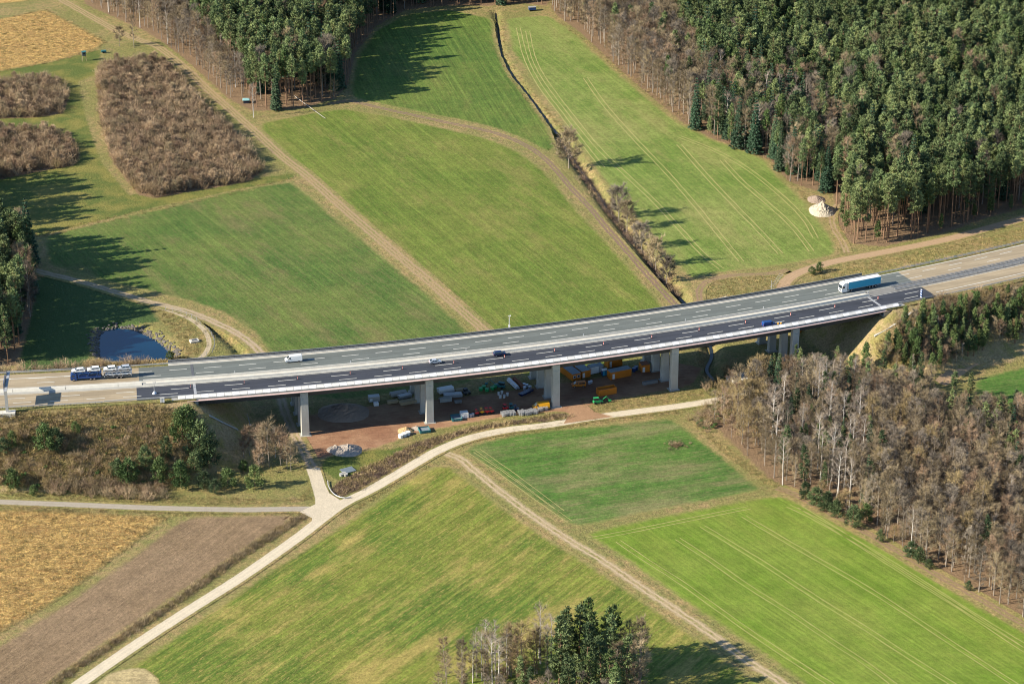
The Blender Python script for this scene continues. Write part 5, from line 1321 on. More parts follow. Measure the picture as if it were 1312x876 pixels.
brush(BR_TR, 12, ['shrub', 'shrub', 'shrub'], (1.5, 3.2), 'bushes along the wide ditch')
# brush above the far rail left of the bridge
def f_nl():
    for i in range(90):
        s = rng.uniform(-75, -4); o = rng.uniform(25, 30); x, y = SO(s, o); k = 'shrub' if U() < 0.85 else 'goldshrub'
        plant(k, x, y, 2.2 + 2.2 * U(), None, 'brown shrubs behind the far guard rail left of the bridge')
    for i in range(60):
        s = rng.uniform(286, 345); o = rng.uniform(28, 42); x, y = SO(s, o); plant('shrub' if U() < 0.6 else 'goldshrub', x, y, 1.2 + 1.4 * U(), None, 'shrubs between the sandy track and the motorway at the right')
f_nl()
brush([(880,540),(905,520),(935,505),(945,515),(930,545),(905,555)], 7, ['shrub', 'shrub', 'goldshrub'], (1.5, 3), 'brown shrubs at the left end of the lower right wood')
brush([(895,500),(935,470),(960,478),(930,495),(905,510)], 8, ['shrub', 'goldshrub'], (1.5, 3.2), 'shrubs between the farm road and the bridge shadow')
# ---- turn the list into objects
LAB = {
    ('pine', 'wood to the right of the far fields'): 'tall green pine in the dense wood behind the motorway on the right',
    ('edgepine', 'wood to the right of the far fields'): 'full crowned dark pine at the front of the right hand wood',
    ('spruce', 'wood to the right of the far fields'): 'dark blue green spruce among bare trees in the right hand wood',
    ('bare', 'wood to the right of the far fields'): 'bare grey brown tree in the wood bordering the pale field',
    ('birch', 'wood to the right of the far fields'): 'pale stemmed birch in the right hand wood',
}
WORD = {'bush': 'bare brown sapling', 'broadpine': 'broad dark pine', 'ditch': 'bare tree', 'pine': 'tall green pine', 'edgepine': 'full crowned dark pine', 'spruce': 'dark spruce', 'bare': 'bare brown tree', 'birch': 'pale stemmed birch', 'golden': 'bare yellowish tree', 'small': 'small bare tree', 'midpine': 'bushy young pine',
        'young': 'rounded young pine', 'shrub': 'bare brown shrub', 'goldshrub': 'yellowish shrub'}
CAT = {'shrub': 'shrub', 'goldshrub': 'shrub', 'young': 'tree'}
MERGE = {'edgepine': 'pine', 'golden': 'bare', 'goldshrub': 'shrub'}
byname = {}
for t in TREES: byname.setdefault(DEF[t[0]][t[6]][0], []).append(t)
def vis(t):
    px, py = pix(t[1], t[2], t[3]); px2, py2 = pix(t[1], t[2], t[3] + t[5])
    out = px < -15 or px > 1327 or py2 > 880 or py < -2
    return (0 if t[7] else (2e6 if out else 1000)) + (t[2] if t[7] is None else 0)
STUFFLABEL = {'bare_sapling': 'remaining bare brown saplings filling the thickets', 'pine_tree': 'remaining tall green pines filling the far woods', 'bare_tree': 'remaining bare brown trees filling the woods', 'bare_shrub': 'remaining bare brown shrubs filling the thickets',
              'spruce_tree': 'remaining dark spruces inside the far woods', 'birch_tree': 'remaining pale birches outside the picture edges', 'young_pine': 'young pines outside the picture edges', 'green_bush': 'low green bushes'}
n_ind = 0
for nm, lst in byname.items():
    lst.sort(key=vis); ind = [t for t in lst[:290] if vis(t) < 1e6]; rest = lst[len(ind):]
    for kind, x, y, z, rot, h, v, label, group in ind:
        _, tme, cme, cn = PART[kind][v]; s = h / NOMH[kind]
        if label is None: label = LAB.get((kind, group), WORD[kind] + ' in the ' + group if 'wood' in group or 'thicket' in group or 'clump' in group else WORD[kind] + ' among the ' + group)
        g_ = None if (group is None) else (kind + 's, ' + group).replace('edgepines', 'full crowned pines').replace('goldshrubs', 'yellowish shrubs').replace('goldens', 'yellowish bare trees').replace('midpines', 'young pines').replace('smalls', 'small bare trees').replace('bares', 'bare trees').replace('birchs', 'birches').replace('bushs', 'bare saplings').replace('broadpines', 'broad pines')
        if tme is None:
            o = link(nm, cme, None, (x, y, z), rot); o.scale = (s, s, s); tag(o, label, 'shrub', g_)
        else:
            o = thing(nm, label, CAT.get(kind, 'tree'), (x, y, z), rot, g_); o.scale = (s * (0.85 + 0.35 * random.random()),) * 2 + (s,)
            link('trunk', tme, o); link(cn, cme, o)
        n_ind += 1
    if rest:
        bykind = {}
        for t in rest: bykind.setdefault(t[0], []).append(t)
        # one object per tree name: put every variant of that name in one collection
        vs = sorted({(t[0], t[6]) for t in rest})
        key = 'rest_' + nm; PART[key] = [PART[k][v] for k, v in vs]
        scatter({'pine_tree': 'pine_forest', 'bare_tree': 'bare_forest', 'bare_shrub': 'thicket', 'bare_sapling': 'sapling_thicket', 'spruce_tree': 'spruce_forest', 'birch_tree': 'birch_wood'}.get(nm, nm), key,
                [(t[1], t[2], t[3], t[4], t[5] / NOMH[t[0]], vs.index((t[0], t[6]))) for t in rest], STUFFLABEL.get(nm, 'remaining ' + nm.replace('_', ' ')), 'wood' if 'tree' in nm else 'shrubs')
print('individual plants', n_ind, 'of', len(TREES))

# ---- ground cover
def cover(name, kind, polys, step, sc, label, pxspace=True, nvar=3, world_step=None):
    pts = []
    def f(px, py):
        x, y, z = onground(px, py); pts.append((x, y, z, U() * 6.283, sc[0] + (sc[1] - sc[0]) * U(), int(U() * nvar)))
    for P in polys: in_px_fill(P, step, f)
    return scatter(name, kind, pts, label, None)
def cover_w(name, kind, polys, sp, sc, label, nvar=3, keep=1.0, hz=True):
    X, Y = [], []
    def f(x, y, d):
        if U() < keep: X.append(x); Y.append(y)
    for P in polys: fill(P, sp, f)
    X, Y = np.array(X), np.array(Y); Zh = height(X, Y)
    scatter(name, kind, [(x, y, z, U() * 6.283, sc[0] + (sc[1] - sc[0]) * U(), int(U() * nvar)) for x, y, z in zip(X, Y, Zh)], label)
cover_w('bramble_cover', 'mixbramble', [BRAMBLE], 1.15, (0.5, 1.25), 'dark bramble strip between the yard and the farm road')
cover('slope_scrub', 'scrub', [[(-10,528),(60,527),(180,518),(240,525),(262,545),(245,612),(205,633),(100,630),(-10,620)]], 4.6, (0.5, 1.5), 'low brown scrub covering the left embankment')
cover('slope_scrub', 'scrub', [[(1120,440),(1160,405),(1190,385),(1230,376),(1316,362),(1316,400),(1200,430),(1140,470)]], 4.6, (0.5, 1.3), 'low brown scrub covering the right embankment')
cover_w('dry_grass', 'straw', [F_H], 1.5, (0.4, 0.9), 'lodged golden grass tufts in the lower left field')
cover_w('dry_grass', 'straw', [F_J], 1.8, (0.4, 0.9), 'lodged golden grass tufts in the upper left field')
cover_w('reed_strip', 'bramble', [[(388,658),(391,664),(312,714),(230,772),(142,830),(62,884),(52,882),(134,826),(222,768),(304,709),(378,662)]], 0.9, (0.5, 1.0), 'rough reed and bramble strip between the brown field and the lane')
VER = [[(0,628),(200,636),(380,640),(398,622),(404,640),(300,648),(100,642),(0,638)], [(0,646),(110,651),(220,656),(390,656),(380,660),(220,661),(110,655),(0,652)],
       [(440,664),(560,592),(575,586),(540,600),(440,657)], [(600,560),(740,538),(870,524),(880,530),(740,546),(610,567)], [(740,512),(860,502),(905,498),(900,515),(760,532)],
       [(880,536),(935,575),(985,612),(1010,630),(1060,652),(1060,660),(985,625),(925,580)], [(40,300),(200,266),(380,226),(380,232),(200,271),(50,306)]]
cover('verge_grass', 'tuft', VER, 4.0, (0.4, 0.95), 'tufts of dry grass on the road verges')
cover('verge_grass', 'tuft', [[(905,360),(985,352),(1000,362),(990,385),(900,392)], [(1035,352),(1080,340),(1200,318),(1312,293),(1312,308),(1200,330),(1090,352),(1050,362)], [(190,392),(240,404),(275,430),(262,452),(235,458),(225,430)], [(704,18),(790,78),(880,150),(985,198),(1000,222),(1060,270),(1085,300),(1080,330),(1060,285),(1030,255),(985,208),(880,160),(790,92)]], 4.6, (0.5, 1.2), 'rough straw grass tufts beyond the bridge')
# stones round the pond
pts = []
for t in np.linspace(0, 1, 900):
    P = densify(w_(POND), 1.0); k = int(t * (len(P) - 1)); x, y = P[k] + rng.normal(0, 1.15, 2)
    if pix(x, y)[1] > 464: continue
    pts.append((x, y, H1(x, y) + 0.05, U() * 6.283, 0.25 + U() * 0.4, int(U() * 3)))
def stone(seed):
    g = np.random.default_rng(seed); bm = bmesh.new(); bmesh.ops.create_icosphere(bm, subdivisions=1, radius=1)
    for v in bm.verts: v.co = v.co * (0.75 + 0.5 * g.random()); v.co.z *= 0.65
    me = bpy.data.meshes.new('stone'); bm.to_mesh(me); bm.free(); me.materials.append(M['rock']); return me
PART['stone'] = [('stone', None, stone(i), None) for i in range(3)]
scatter('bank_stones', 'stone', [p for p in pts], 'grey riprap stones lining the bank of the pond')
cover_w('ditch_bramble', 'darkbramble', [[(716,170),(742,203),(763,234),(784,264),(808,294),(829,318),(849,347),(873,374),(866,378),(840,350),(818,320),(796,295),(774,268),(752,236),(732,206),(713,174)]], 1.2, (0.6, 1.2), 'dark brambles filling the banks of the wide ditch')
cover('ditch_grass', 'tuft', [[(630,24),(634,24),(640,68),(654,94),(681,129),(712,168),(708,171),(676,131),(650,96),(636,68)], [(640,24),(647,26),(648,68),(662,92),(690,126),(724,166),(718,169),(686,128),(658,93),(644,68)]], 3.2, (0.5, 1.1), 'straw grass along both banks of the narrow ditch')

# ------------------------------------------------------------------ building yard and small things
def gp(px, py, z=0.0): x, y = G(px, py, z); return Vector((x, y, z))
def heading(a, b): p, q = G(*a), G(*b); return math.atan2(q[1] - p[1], q[0] - p[0])
def container(a, b, depth, h, wall, roof, label, cat='container', nm='site_container', open_top=False, windows=0, door=True, side=1):
    """a,b: picture points of the near bottom edge; body extends away from the camera"""
    p, q = gp(*a), gp(*b); L = (q - p).length; rz = math.atan2(q.y - p.y, q.x - p.x)
    t = thing(nm, label, cat, (p.x, p.y, 0.06), rz)
    if open_top:
        b_ = MB(); w_t = 0.08
        b_.box(0, L, 0, depth, 0.1, 0.2).box(0, L, 0, w_t, 0.2, h).box(0, L, depth - w_t, depth, 0.2, h).box(0, w_t, w_t, depth - w_t, 0.2, h).box(L - w_t, L, w_t, depth - w_t, 0.2, h)
        b_.build('walls', wall, t)
        MB().box(w_t, L - w_t, w_t, depth - w_t, 0.2, h * 0.55).build('load', M['soilheap'] if roof is None else roof, t)
        r_ = MB()
        for x in np.arange(0.5, L - 0.2, 0.8): r_.box(x - 0.05, x + 0.05, -0.06, -0.001, 0.15, h)
        r_.build('side_ribs', wall, t)
    else:
        MB().box(0, L, 0, depth, 0.12, h).build('walls', wall, t)
        MB().box(-0.06, L + 0.06, -0.06, depth + 0.06, h + 0.002, h + 0.12).build('roof', roof, t)
        MB().box(0.1, L - 0.1, 0.1, depth - 0.1, 0, 0.118).build('skid', M['dark'], t)
        c_ = MB()
        for x in (0.0, L):
            for y in (0.0, depth): c_.box(x - 0.08, x + 0.08, y - 0.08, y + 0.08, 0.1, h)
        c_.build('corner_posts', wall, t)
        rib = MB()
        for x in np.arange(0.35, L - 0.2, 0.45): rib.box(x - 0.05, x + 0.05, -0.04, -0.001, 0.2, h - 0.1)
        rib.build('wall_ribs', wall, t)
        for i in range(windows):
            x = (i + 0.5) * L / windows; fr = MB().box(x - 0.55, x + 0.55, -0.07, -0.042, h * 0.42, h * 0.80).build('window', M['white'], t)
            MB().box(x - 0.40, x + 0.40, -0.09, -0.072, h * 0.47, h * 0.75).build('pane', M['glass'], fr)
        if door and not windows: MB().box(L * 0.08, L * 0.08 + 0.9, -0.075, -0.045, 0.3, h * 0.75).build('notice_board', M['white'], t)
    return t
container((733.5, 489), (744, 486.5), 12, 2.7, M['orange'], M['greyroof'], 'orange site cabin with two small windows in its end wall, leftmost beneath the bridge', windows=2)
container((745.5, 485.5), (756.5, 483), 9, 2.8, M['orange'], M['greyroof'], 'orange site container with a blue grey roof right of the windowed cabin')
container((779.5, 472.5), (797, 468.5), 2.8, 3.4, M['orange'], M['greyroof'], 'orange container standing behind the long orange one')
container((782.5, 487.3), (808.5, 482.0), 2.8, 2.9, M['orange'], M['greyroof'], 'long orange container lying across the yard right of the toilets')
container((822.5, 478.0), (832, 476.8), 3.2, 2.9, M['orange'], M['rust'], 'short orange container standing alone near the right pier row')
container((767.5, 508.5), (790, 504.5), 2.6, 2.5, M['orange'], None, 'open topped brownish orange skip with a dark load', 'skip', 'skip', True)
container((757, 480), (767, 478), 2.6, 2.7, M['white'], M['greyroof'], 'white blue site cabin between the orange containers')
container((767.8, 477.5), (772.8, 476.5), 2.4, 2.6, M['silver'], M['greyroof'], 'pale narrow cabin beside the blue toilet', windows=0)
container((579.5, 540.5), (592.5, 539.3), 3.8, 1.0, M['teal'], M['greyroof'], 'dark teal flat skip at the yard edge left of the white box', 'skip', 'skip', True)
container((538.5, 556), (552, 554.2), 3.4, 1.0, M['teal'], M['greyroof'], 'grey flat skip in the sun by the second pier row', 'skip', 'skip', True)
container((590.8, 536.5), (600, 535.6), 2.0, 1.9, M['white'], M['white'], 'small white box trailer next to the teal skip', 'trailer', 'box_trailer')
container((473, 516), (486.5, 514.8), 2.2, 1.9, M['concrete'], M['steel'], 'grey closed container standing alone in the left bay')
container((479.5, 521), (485, 520.5), 1.2, 1.2, M['white'], M['white'], 'small white chest in the left bay', 'box', 'tool_chest')
def toilet(px, py, lb):
    p = gp(px, py); t = thing('portable_toilet', lb, 'toilet', (p.x, p.y, 0.06), 0.3)
    MB().box(-0.55, 0.55, -0.55, 0.55, 0, 2.1).build('cabin', M['blue'], t); MB().prism([(-0.6, 2.102), (0.6, 2.102), (0.4, 2.35), (-0.4, 2.35)], -0.6, 0.6).build('roof', M['white'], t); MB().box(-0.4, 0.4, -0.58, -0.552, 0.1, 1.95).build('door', M['truckblue'], t)
toilet(773, 481, 'blue portable toilet left of the long orange container'); toilet(776, 480.3, 'blue portable toilet touching its neighbour by the long orange container')
def on_yard(kind, paint, a, rz, lb): p = gp(*a); return car(kind, paint, lb, (p.x, p.y, 0.06), rz)
on_yard('panel', M['yellow'], (693, 523.5), math.pi + 0.17, 'large yellow delivery van parked left of the third pier row')
on_yard('minibus', M['orange'], (741.5, 495), math.pi + 0.15, 'orange estate van parked in front of the windowed cabin')
# low machines and materials
def machine(px, py, paint, lb, L=3.0, rz=0.2, boom=True, nm='compactor'):
    p = Vector(onground(px, py)); t = thing(nm, lb, 'machine', (p.x, p.y, p.z + 0.06), rz)
    MB().prism([(-L / 2, .45), (L / 2, .45), (L / 2, 1.0), (L * .25, 1.35), (-L * .1, 1.35), (-L / 2, 1.1)], -.6, .6).build('hood', paint, t)
    MB().box(-L * .45, L * .05, -.55, .55, 1.36, 2.2).build('cab', M['glass'], t); MB().box(-L * .48, L * .08, -.6, .6, 2.202, 2.3).build('cab_roof', paint, t)
    for x in (-L * .32, L * .32):
        for sg in (-1, 1): MB().tube((x, sg * .62, .42), (x, sg * .9, .42), .42, n=10).build('wheel', M['tyre'], t)
    if boom: MB().tube((L * .4, 0, 1.1), (L * .9, 0, 2.3), .12).tube((L * .9, 0, 2.3), (L * 1.25, 0, .8), .1).box(L * 1.15, L * 1.4, -.4, .4, .3, .8).build('boom', paint, t)
    return t
machine(766, 517, M['green'], 'bright green machine with a grey chute by the yard entrance', 3.4, 0.25)
machine(617.5, 530.5, M['yellow'], 'small yellow roller at the sunny edge of the yard', 1.6, 0.1, False)
machine(611, 532, M['red'], 'small dark red machine left of the yellow roller', 1.4, 0.1, False)
machine(624, 530, M['red'], 'red machine right of the yellow roller', 1.8, 0.1, False)
machine(629.5, 529.5, M['red'], 'rightmost of the red machines beside the yellow roller', 1.8, 0.2, False)
machine(648, 525.5, M['red'], 'red machine standing alone left of the scaffold stack', 1.9, 0.3, False)
machine(656, 525, M['teal'], 'teal machine between the red one and the scaffold stack', 1.9, 0.1, False)
machine(661.5, 527, M['blue_d'], 'dark blue machine behind the scaffold stack', 1.8, 0.0, False)
machine(640, 497, M['teal'], 'grey green excavator in the shade behind the pipes', 4.0, 2.7)
machine(598, 505, M['steel_d'], 'dark machine in the shade left of the green tubs', 2.4, 0.5, False)
machine(1022, 428, M['orange'], 'orange excavator on the slope right of the last pier row', 4.5, 3.5)
def bundle(a, b, n, wd, h, mat, lb, nm='beam_stack', cat='building material', part='beam', layers=2, r=None):
    p, q = gp(*a), gp(*b); L = (q - p).length; rz = math.atan2(q.y - p.y, q.x - p.x); t = thing(nm, lb, cat, (p.x, p.y, 0.06), rz); m_ = None
    for l in range(layers):
        for i in range(n - (l if r else 0)):
            if m_ is None:
                o = (MB().tube((0, 0, r), (L, 0, r), r, n=8) if r else MB().box(0, L, -wd * .45, wd * .45, 0, h)).build(part, mat, t); m_ = o.data
            else: o = link(part, m_, t)
            o.location = (rng.uniform(-.2, .2), i * wd + (l * wd / 2 if r else 0), 0.12 + l * (h * 1.08 if not r else r * 1.75))
    b_ = MB(); 
    for x in (L * .2, L * .8): b_.box(x - .08, x + .08, -wd * .5, n * wd, 0, 0.118)
    b_.build('skid', M['timber'], t); return t
bundle((563, 505), (582, 501.5), 3, 0.9, 0.7, M['white'], 'long white wrapped panels stacked in the shade beside the second pier row')
bundle((584, 503), (596, 501.5), 3, 0.6, 0.4, M['timber'], 'pale timber planks right of the white wrapped panels', part='plank')
bundle((569, 510.5), (592, 508.5), 4, 0.6, 0.5, M['steel'], 'long grey steel girders in the second bay')
bundle((564, 516), (579, 514.3), 3, 0.6, 0.6, M['concrete'], 'short pale concrete beams in the second bay')
bundle((583, 517), (592, 516), 2, 0.5, 0.4, M['concrete_d'], 'dark short beams right of the pale concrete ones')
bundle((502, 509), (522, 505.5), 4, 0.6, 0.5, M['concrete'], 'pile of pale beams at the back of the left bay')
bundle((514, 520), (534, 516), 4, 0.6, 0.5, M['timber'], 'timber beams at the front of the left bay', part='plank')
bundle((497, 518), (510, 516), 3, 0.5, 0.4, M['timber'], 'low pile of planks left of the timber beams', part='plank')
bundle((512, 512), (527, 508.5), 3, 0.7, 0.5, M['steel'], 'grey girders between the two timber piles')
bundle((650, 488.5), (661.5, 499.5), 3, 0.5, 0.4, M['silver'], 'light blue grey pipes lying side by side in the shade', 'pipe_stack', part='pipe', r=0.32, layers=2)
bundle((657, 487.5), (668.5, 498), 3, 0.5, 0.4, M['rust'], 'rusty pipes beside the pale ones in the shade', 'pipe_stack', part='pipe', r=0.32, layers=2)
bundle((668, 508), (683, 501), 3, 0.6, 0.3, M['blue_d'], 'blue wrapped bundle in front of the rusty pipes', part='sheet_pack')
bundle((824, 494), (842, 490.5), 2, 0.6, 0.5, M['concrete_d'], 'single long concrete beam lying near the right pier row')
bundle((680, 481.5), (688, 483.5), 2, 0.5, 0.3, M['white'], 'white boards lying behind the third pier row', part='board')
def tubs(pts, mat, lb, grp, nm='tub', rr=0.8, h=1.0):
    f = None
    for px, py in pts:
        p = gp(px, py)
        if f is None: f = MB().tube((0, 0, 0), (0, 0, h), rr * .85, rr, 12).build(nm, mat); o = f
        else: o = f.copy(); COL.objects.link(o)
        o.location = (p.x, p.y, 0.06); tag(o, lb, 'container', grp)
tubs([(616, 500), (620, 497.5), (624, 501), (631, 499), (634, 497)], M['green'], 'green round tub in the shade of the middle bay', 'green tubs in the middle bay')
tubs([(639, 506), (643, 504.5), (650, 507), (646, 509.5), (641, 510)], M['panel_g'], 'grey drum among the pile in the middle bay', 'grey drums in the middle bay', 'drum', 0.5, 1.1)
tubs([(513.5, 560.5), (518, 558.5), (522.5, 556.8)], M['white'], 'big white bag standing in the sun by the second pier', 'row of white bags by the second pier', 'bulk_bag', 0.95, 1.1)
tubs([(672, 499), (675, 496), (679, 498), (671.5, 495)], M['silver'], 'pale drum behind the blue bundle', 'pale drums behind the blue bundle', 'drum', 0.6, 1.1)
tubs([(606, 533), (603, 534)], M['silver'], 'small pale drum between the white box trailer and the red machines', 'small pale drums by the box trailer', 'drum', 0.5, 1.0)
tubs([(812, 476), (815, 474)], M['blue'], 'blue drum left of the short orange container', 'blue drums by the short container', 'drum', 0.7, 1.4)
tubs([(755, 492), (757.5, 491)], M['silver'], 'pale drum right of the orange estate van', 'pale drums by the estate van', 'drum', 0.5, 1.0)
# scaffold stack: racks of frames
def racks(x0, x1, y, n, lb):
    t = None
    p, q = gp(x0, y + (x1 - x0) * -0.0), gp(x1, y - (x1 - x0) * 0.13); rz = math.atan2(q.y - p.y, q.x - p.x); t = thing('scaffold_stack', lb, 'scaffolding', (p.x, p.y, 0.06), rz)
    L = (q - p).length; b = None
    for i in range(n):
        if b is None:
            mb_ = MB(); w1, d1 = L / n * .8, 2.2
            for x in (0, w1):
                for yy in (0, d1): mb_.tube((x, yy, 0), (x, yy, 1.3), .06, n=4)
            for z in (.35, .8, 1.25):
                for yy in (0, d1): mb_.tube((0, yy, z), (w1, yy, z), .06, n=4)
                for k in range(4): mb_.box(0, w1, .1 + k * d1 / 4, .1 + k * d1 / 4 + .35, z - .1, z - .02)
            b = mb_.build('rack', M['steel'], t); o = b
        else: o = link('rack', b.data, t)
        o.location = (i * L / n, rng.uniform(0, .8), 0)
racks(666, 690, 534, 9, 'bright metal scaffold racks in a long row before the yellow van')
racks(644, 662, 535, 5, 'smaller row of metal racks left of the long one')
racks(690, 703, 528, 4, 'last metal racks touching the third pier')
def heap(px, py, rx_, ry_, h, mat, lb, nm='heap', peaks=1, cat='heap', zb=None):
    p = gp(px, py); n = 22; g = np.random.default_rng(int(px * 7 + py)); V, F = [], []
    pk = [(g.uniform(-.35, .35) * rx_ * (peaks > 1), g.uniform(-.25, .25) * ry_ * (peaks > 1), g.uniform(.7, 1)) for _ in range(peaks)]
    for j in range(n + 1):
        for i in range(n + 1):
            x = (i / n * 2 - 1) * rx_; y = (j / n * 2 - 1) * ry_; z = 0
            for a, b, k in pk:
                d = math.hypot((x - a) / (rx_ * (1 if peaks == 1 else .6)), (y - b) / (ry_ * (1 if peaks == 1 else .65))); z = max(z, k * (1 - d ** 0.9) * h)
            e = 1 - max(abs(x) / rx_, abs(y) / ry_)
            V.append((x, y, max(z, 0) * (1 + .10 * g.normal()) * min(1, e * 5) + (.05 * h * g.random() * min(1, z) if z > 0 else -.3) - (.3 if e < .01 else 0)))
    for j in range(n):
        for i in range(n): a = j * (n + 1) + i; F.append((a, a + 1, a + n + 2, a + n + 1))
    o = link(nm, mkmesh(nm, V, F, mat, smooth=False), None, (p.x, p.y, 0 if zb is None else zb)); return tag(o, lb, cat)
heap(440, 529, 9.5, 8, 3.4, M['soilheap'], 'large grey brown spoil mound in the shade of the left bay', 'spoil_heap')
heap(446, 577, 5, 5, 3.0, M['rubble'], 'pointed grey rubble heap in the sun at the yard edge', 'rubble_heap')
heap(430, 578, 5, 4.5, 1.8, M['rubble'], 'flatter rubble heap left of the pointed one', 'rubble_heap', 3)
heap(520, 552, 3, 3, 1.6, M['sand'], 'small sand heap beside the second pier', 'sand_heap')
heap(535, 549, 4, 2.5, 1.0, M['rubble'], 'low scatter of rubble between the sand heap and the grey skip', 'rubble_heap', 4)
heap(1053, 270.5, 5.6, 7.5, 4.4, M['gravel'], 'pale gravel heap at the corner of the pale field and the right wood', 'gravel_heap')
heap(1046, 256, 4, 5, 2.2, M['soilheap'], 'small dark earth heap just behind the pale gravel heap', 'earth_heap')
heap(937, 384, 7, 3, 1.6, M['gravel'], 'low stony heap behind the far railing right of the ditch', 'stone_heap', 4)
pts = []
for _ in range(46):
    a = rng.normal(0, 1, 2); p = gp(866 + a[0] * 9, 570 + a[1] * 2.6); pts.append((p.x, p.y, 0.2, U() * 6.283, 0.25 + U() * .5, int(U() * 2)))
scatter('brushwood', 'bramble', pts, 'cut brown brushwood lying on the dark heap in the field')
# pallets and pipes in the grass
p = gp(446, 603); t = thing('pallet_stack', 'blue grey slatted panels lying in the grass above the farm road', 'panels', (p.x, p.y, 0.03), 0.55)
for i in range(7): MB().box(-2.2, 2.2, -1.6 + i * .5, -1.6 + i * .5 + .34, .15, .35).build('slat', M['greyroof'], t)
MB().box(-2.0, -1.8, -1.7, 1.9, 0, .148).box(1.8, 2.0, -1.7, 1.9, 0, .148).build('bearer', M['timber'], t)
tubs([(437.5, 609.5), (440.5, 608), (443, 609.5)], M['concrete'], 'white concrete ring lying beside the slatted panels', 'white rings beside the slatted panels', 'concrete_ring', 0.75, 0.8)
# stack of slabs right of the ditch
a, b = gp(941, 494), gp(981, 484); rz = math.atan2(b.y - a.y, b.x - a.x); L = (b - a).length
t = thing('slab_stack', 'long row of upright pale concrete slabs standing in the trees right of the ditch', 'building material', (a.x, a.y, 0.05), rz)
sm = None; N_ = 15
for i in range(N_):
    if sm is None: o = MB().box(0, L / N_ * .5, 0, 5.2, .3, 1.5).build('slab', M['concrete_w'], t); sm = o.data
    else: o = link('slab', sm, t)
    o.location = (i * L / N_, 0, 0)
MB().box(-.2, L, .5, .9, 0, .298).box(-.2, L, 4.3, 4.7, 0, .298).build('bearer', M['timber'], t)
# foundation block and wall beneath the left bay
a, b = gp(314, 552), gp(304, 516); rz = math.atan2(b.y - a.y, b.x - a.x)
t = thing('foundation_block', 'pale concrete foundation block running back beneath the left bay', 'foundation', (a.x, a.y, 0), rz)
MB().box(0, 22, -2.0, 2.0, -1, 2.0).build('wall', M['concrete'], t); MB().box(-.3, .0, -2.2, 2.2, -1, 2.4).build('end_face', M['concrete_w'], t)
# culvert pipe at the bend of the farm road and marker posts, hides, shelters
a = [(420, 617), (421, 624), (426, 632), (433, 637), (442, 639), (450, 638)]
k = catmull(GP(a), 1.0); b_ = MB()
for i in range(len(k) - 1): b_.tube((k[i][0], k[i][1], .45), (k[i + 1][0], k[i + 1][1], .45), .16, n=6, cap=False)
cr = thing('kerb_rail', 'curved pale guard rail round the corner of the lane junction', 'guard rail'); b_.build('beam', M['steel'], cr)
pm_ = None
for i in range(0, len(k), 4):
    if pm_ is None: o = MB().box(-.08, .08, -.08, .08, -.2, .6).build('post', M['steel_d'], cr); pm_ = o.data
    else: o = link('post', pm_, cr)
    o.location = (k[i][0], k[i][1], 0)
x, y = G(108, 78); t = thing('raised_hide', 'dark wooden hunting hide on legs at the edge of the golden field', 'hunting hide', (x, y, 0), 0.3)
for sx in (-1, 1):
    for sy in (-1, 1): MB().tube((sx * 1.0, sy * 1.0, -.2), (sx * .7, sy * .7, 2.6), .08).build('leg', M['timber'], t)
MB().box(-.9, .9, -.9, .9, 2.6, 4.4).build('cabin', M['steel_d'], t); MB().prism([(-1.1, 4.402), (1.1, 4.6), (1.1, 4.72), (-1.1, 4.52)], -1.1, 1.1).build('roof', M['teal'], t); MB().box(-.5, .5, -.93, -.902, 3.5, 4.0).build('opening', M['glass'], t)
x, y = G(133, 68); t = thing('trough', 'small teal trailer at the tip of the golden field', 'trailer', (x, y, 0.5), 0.3); MB().box(-1.2, 1.2, -.7, .7, 0, .8).build('tank', M['teal'], t); MB().tube((-.3, -.8, -.1), (-.3, .8, -.1), .35, n=10).build('wheel', M['tyre'], t)
x, y = G(315.5, 132); t = thing('shelter', 'small shelter with a light turquoise roof at the wood edge', 'shelter', (x, y, 0), 0.1)
MB().box(-1.3, 1.3, -1.0, 1.2, 0, 1.5).build('walls', M['dark'], t); MB().prism([(-1.6, 1.502), (1.6, 1.502), (1.5, 1.75), (-1.4, 1.85)], -1.3, 1.5).build('roof', flat('turquoise_roof', (0.30, 0.55, 0.55)), t)
a, b = gp(377, 124), gp(417, 152.5); tag(MB().tube((a.x, a.y, .4), (b.x, b.y, .2), .16, .07, 8).build('fallen_trunk', M['birch_bark']), 'pale fallen trunk reaching from the wood onto the green meadow', 'log')
x, y = G(682, 14); t = thing('van', 'blue trailer parked at the far wood edge above the pale field', 'trailer', (x, y, 0), 0.2); MB().box(-1.8, 1.8, -1.0, 1.0, .6, 2.0).build('body', M['blue'], t); MB().box(-1.9, 1.9, -1.1, 1.1, 2.002, 2.1).build('roof', M['steel'], t)
MB().tube((-1.2, -1.2, .4), (-1.2, 1.2, .4), .4, n=10).build('wheel', M['tyre'], t)
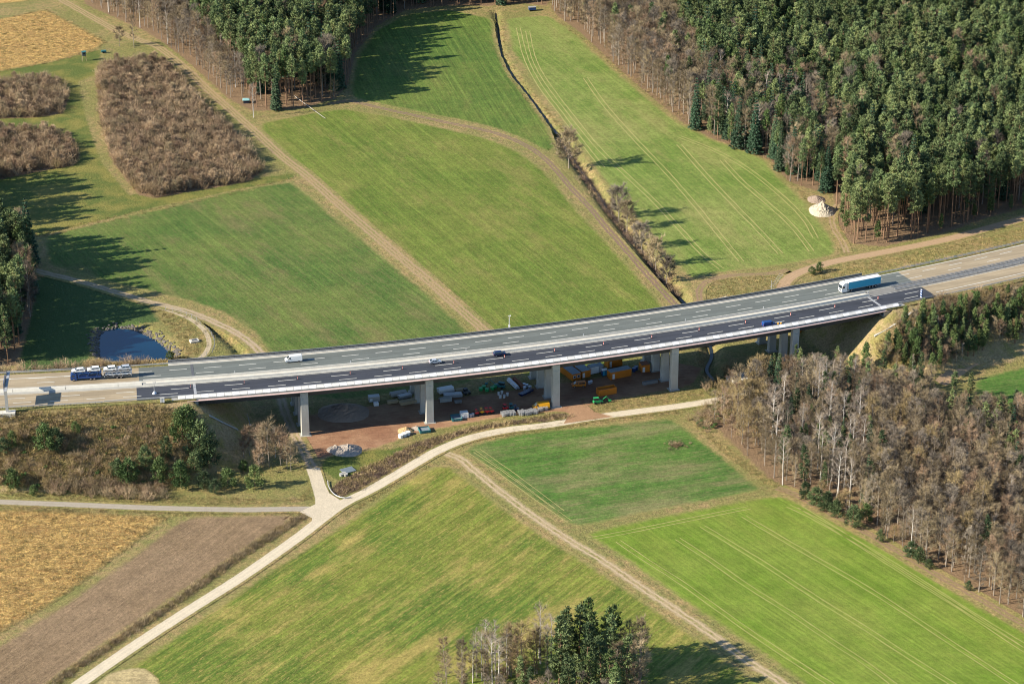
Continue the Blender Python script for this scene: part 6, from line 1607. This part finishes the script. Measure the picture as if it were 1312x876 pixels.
# leaning lattice gate behind the far railing
x, y = G(988, 372); t = thing('lattice_rack', 'slanting pale metal lattice behind the far railing', 'rack', (x, y, 1.0), 0.9)
for yy in (-.7, .7): MB().tube((0, yy, 0), (7, yy, 3.6), .06).build('rail', M['panel_dim'], t)
for i in range(9): MB().tube((.4 + i * .78, -.7, .2 + i * .4), (.4 + i * .78, .7, .2 + i * .4), .04).build('rung', M['panel_dim'], t)
MB().tube((0.2, 0, -1), (0.2, 0, 3.0), .1).build('post', M['steel'], t)
# fence round the pond bank
k = catmull(GP([(212, 398), (232, 402), (252, 412), (268, 426), (275, 440), (272, 452), (258, 460)]), 2.6)
fc = thing('wire_fence', 'grey wire fence curving round the bank right of the pond', 'fence'); pm_ = None
for p_ in k:
    z = H1(*p_)
    if pm_ is None: o = MB().box(-.07, .07, -.07, .07, -.3, 1.9).build('post', M['steel'], fc); pm_ = o.data
    else: o = link('post', pm_, fc)
    o.location = (p_[0], p_[1], z)
b_ = MB()
for i in range(len(k) - 1):
    za, zb = H1(*k[i]), H1(*k[i + 1])
    for h in (.5, 1.1, 1.75): b_.tube((k[i][0], k[i][1], za + h), (k[i + 1][0], k[i + 1][1], zb + h), .03, n=3, cap=False)
b_.build('wires', M['steel'], fc)
x, y, z = onground(249, 438); t = thing('manhole_block', 'pale concrete outlet block on the grassy bank right of the pond', 'outlet', (x, y, z), 0.4)
MB().box(-1.6, 1.6, -1.2, 1.2, -.2, .7).build('block', M['concrete_w'], t); MB().box(-.9, .9, -.7, .7, .702, .85).build('grate', M['steel_d'], t)
ribbon('path', [(195,392),(222,400),(245,410),(262,424),(268,440),(262,454),(250,462)], track_mat('pale_path', (0.44, 0.36, 0.24), paved=0.9), 'pale gravel path curving round the bank right of the pond', 1.9, 0.1, hcap=1.0)
field('straw_patch', [(118,880),(125,868),(142,858),(165,852),(190,853),(203,862),(208,876),(200,900),(110,900)], field_mat('straw_heap', (0.30, 0.24, 0.12), (0.42, 0.33, 0.17), (0.5, 0.4, 0.2), 0, 0.2, 0.5), 'round straw coloured patch at the bottom of the concrete road', z=0.07, inset=1.2)
cover('reeds', 'straw', [[(112,462),(150,464),(200,462),(235,458),(240,466),(180,471),(110,474)]], 3.0, (0.7, 1.6), 'straw coloured reeds between the pond and the motorway')
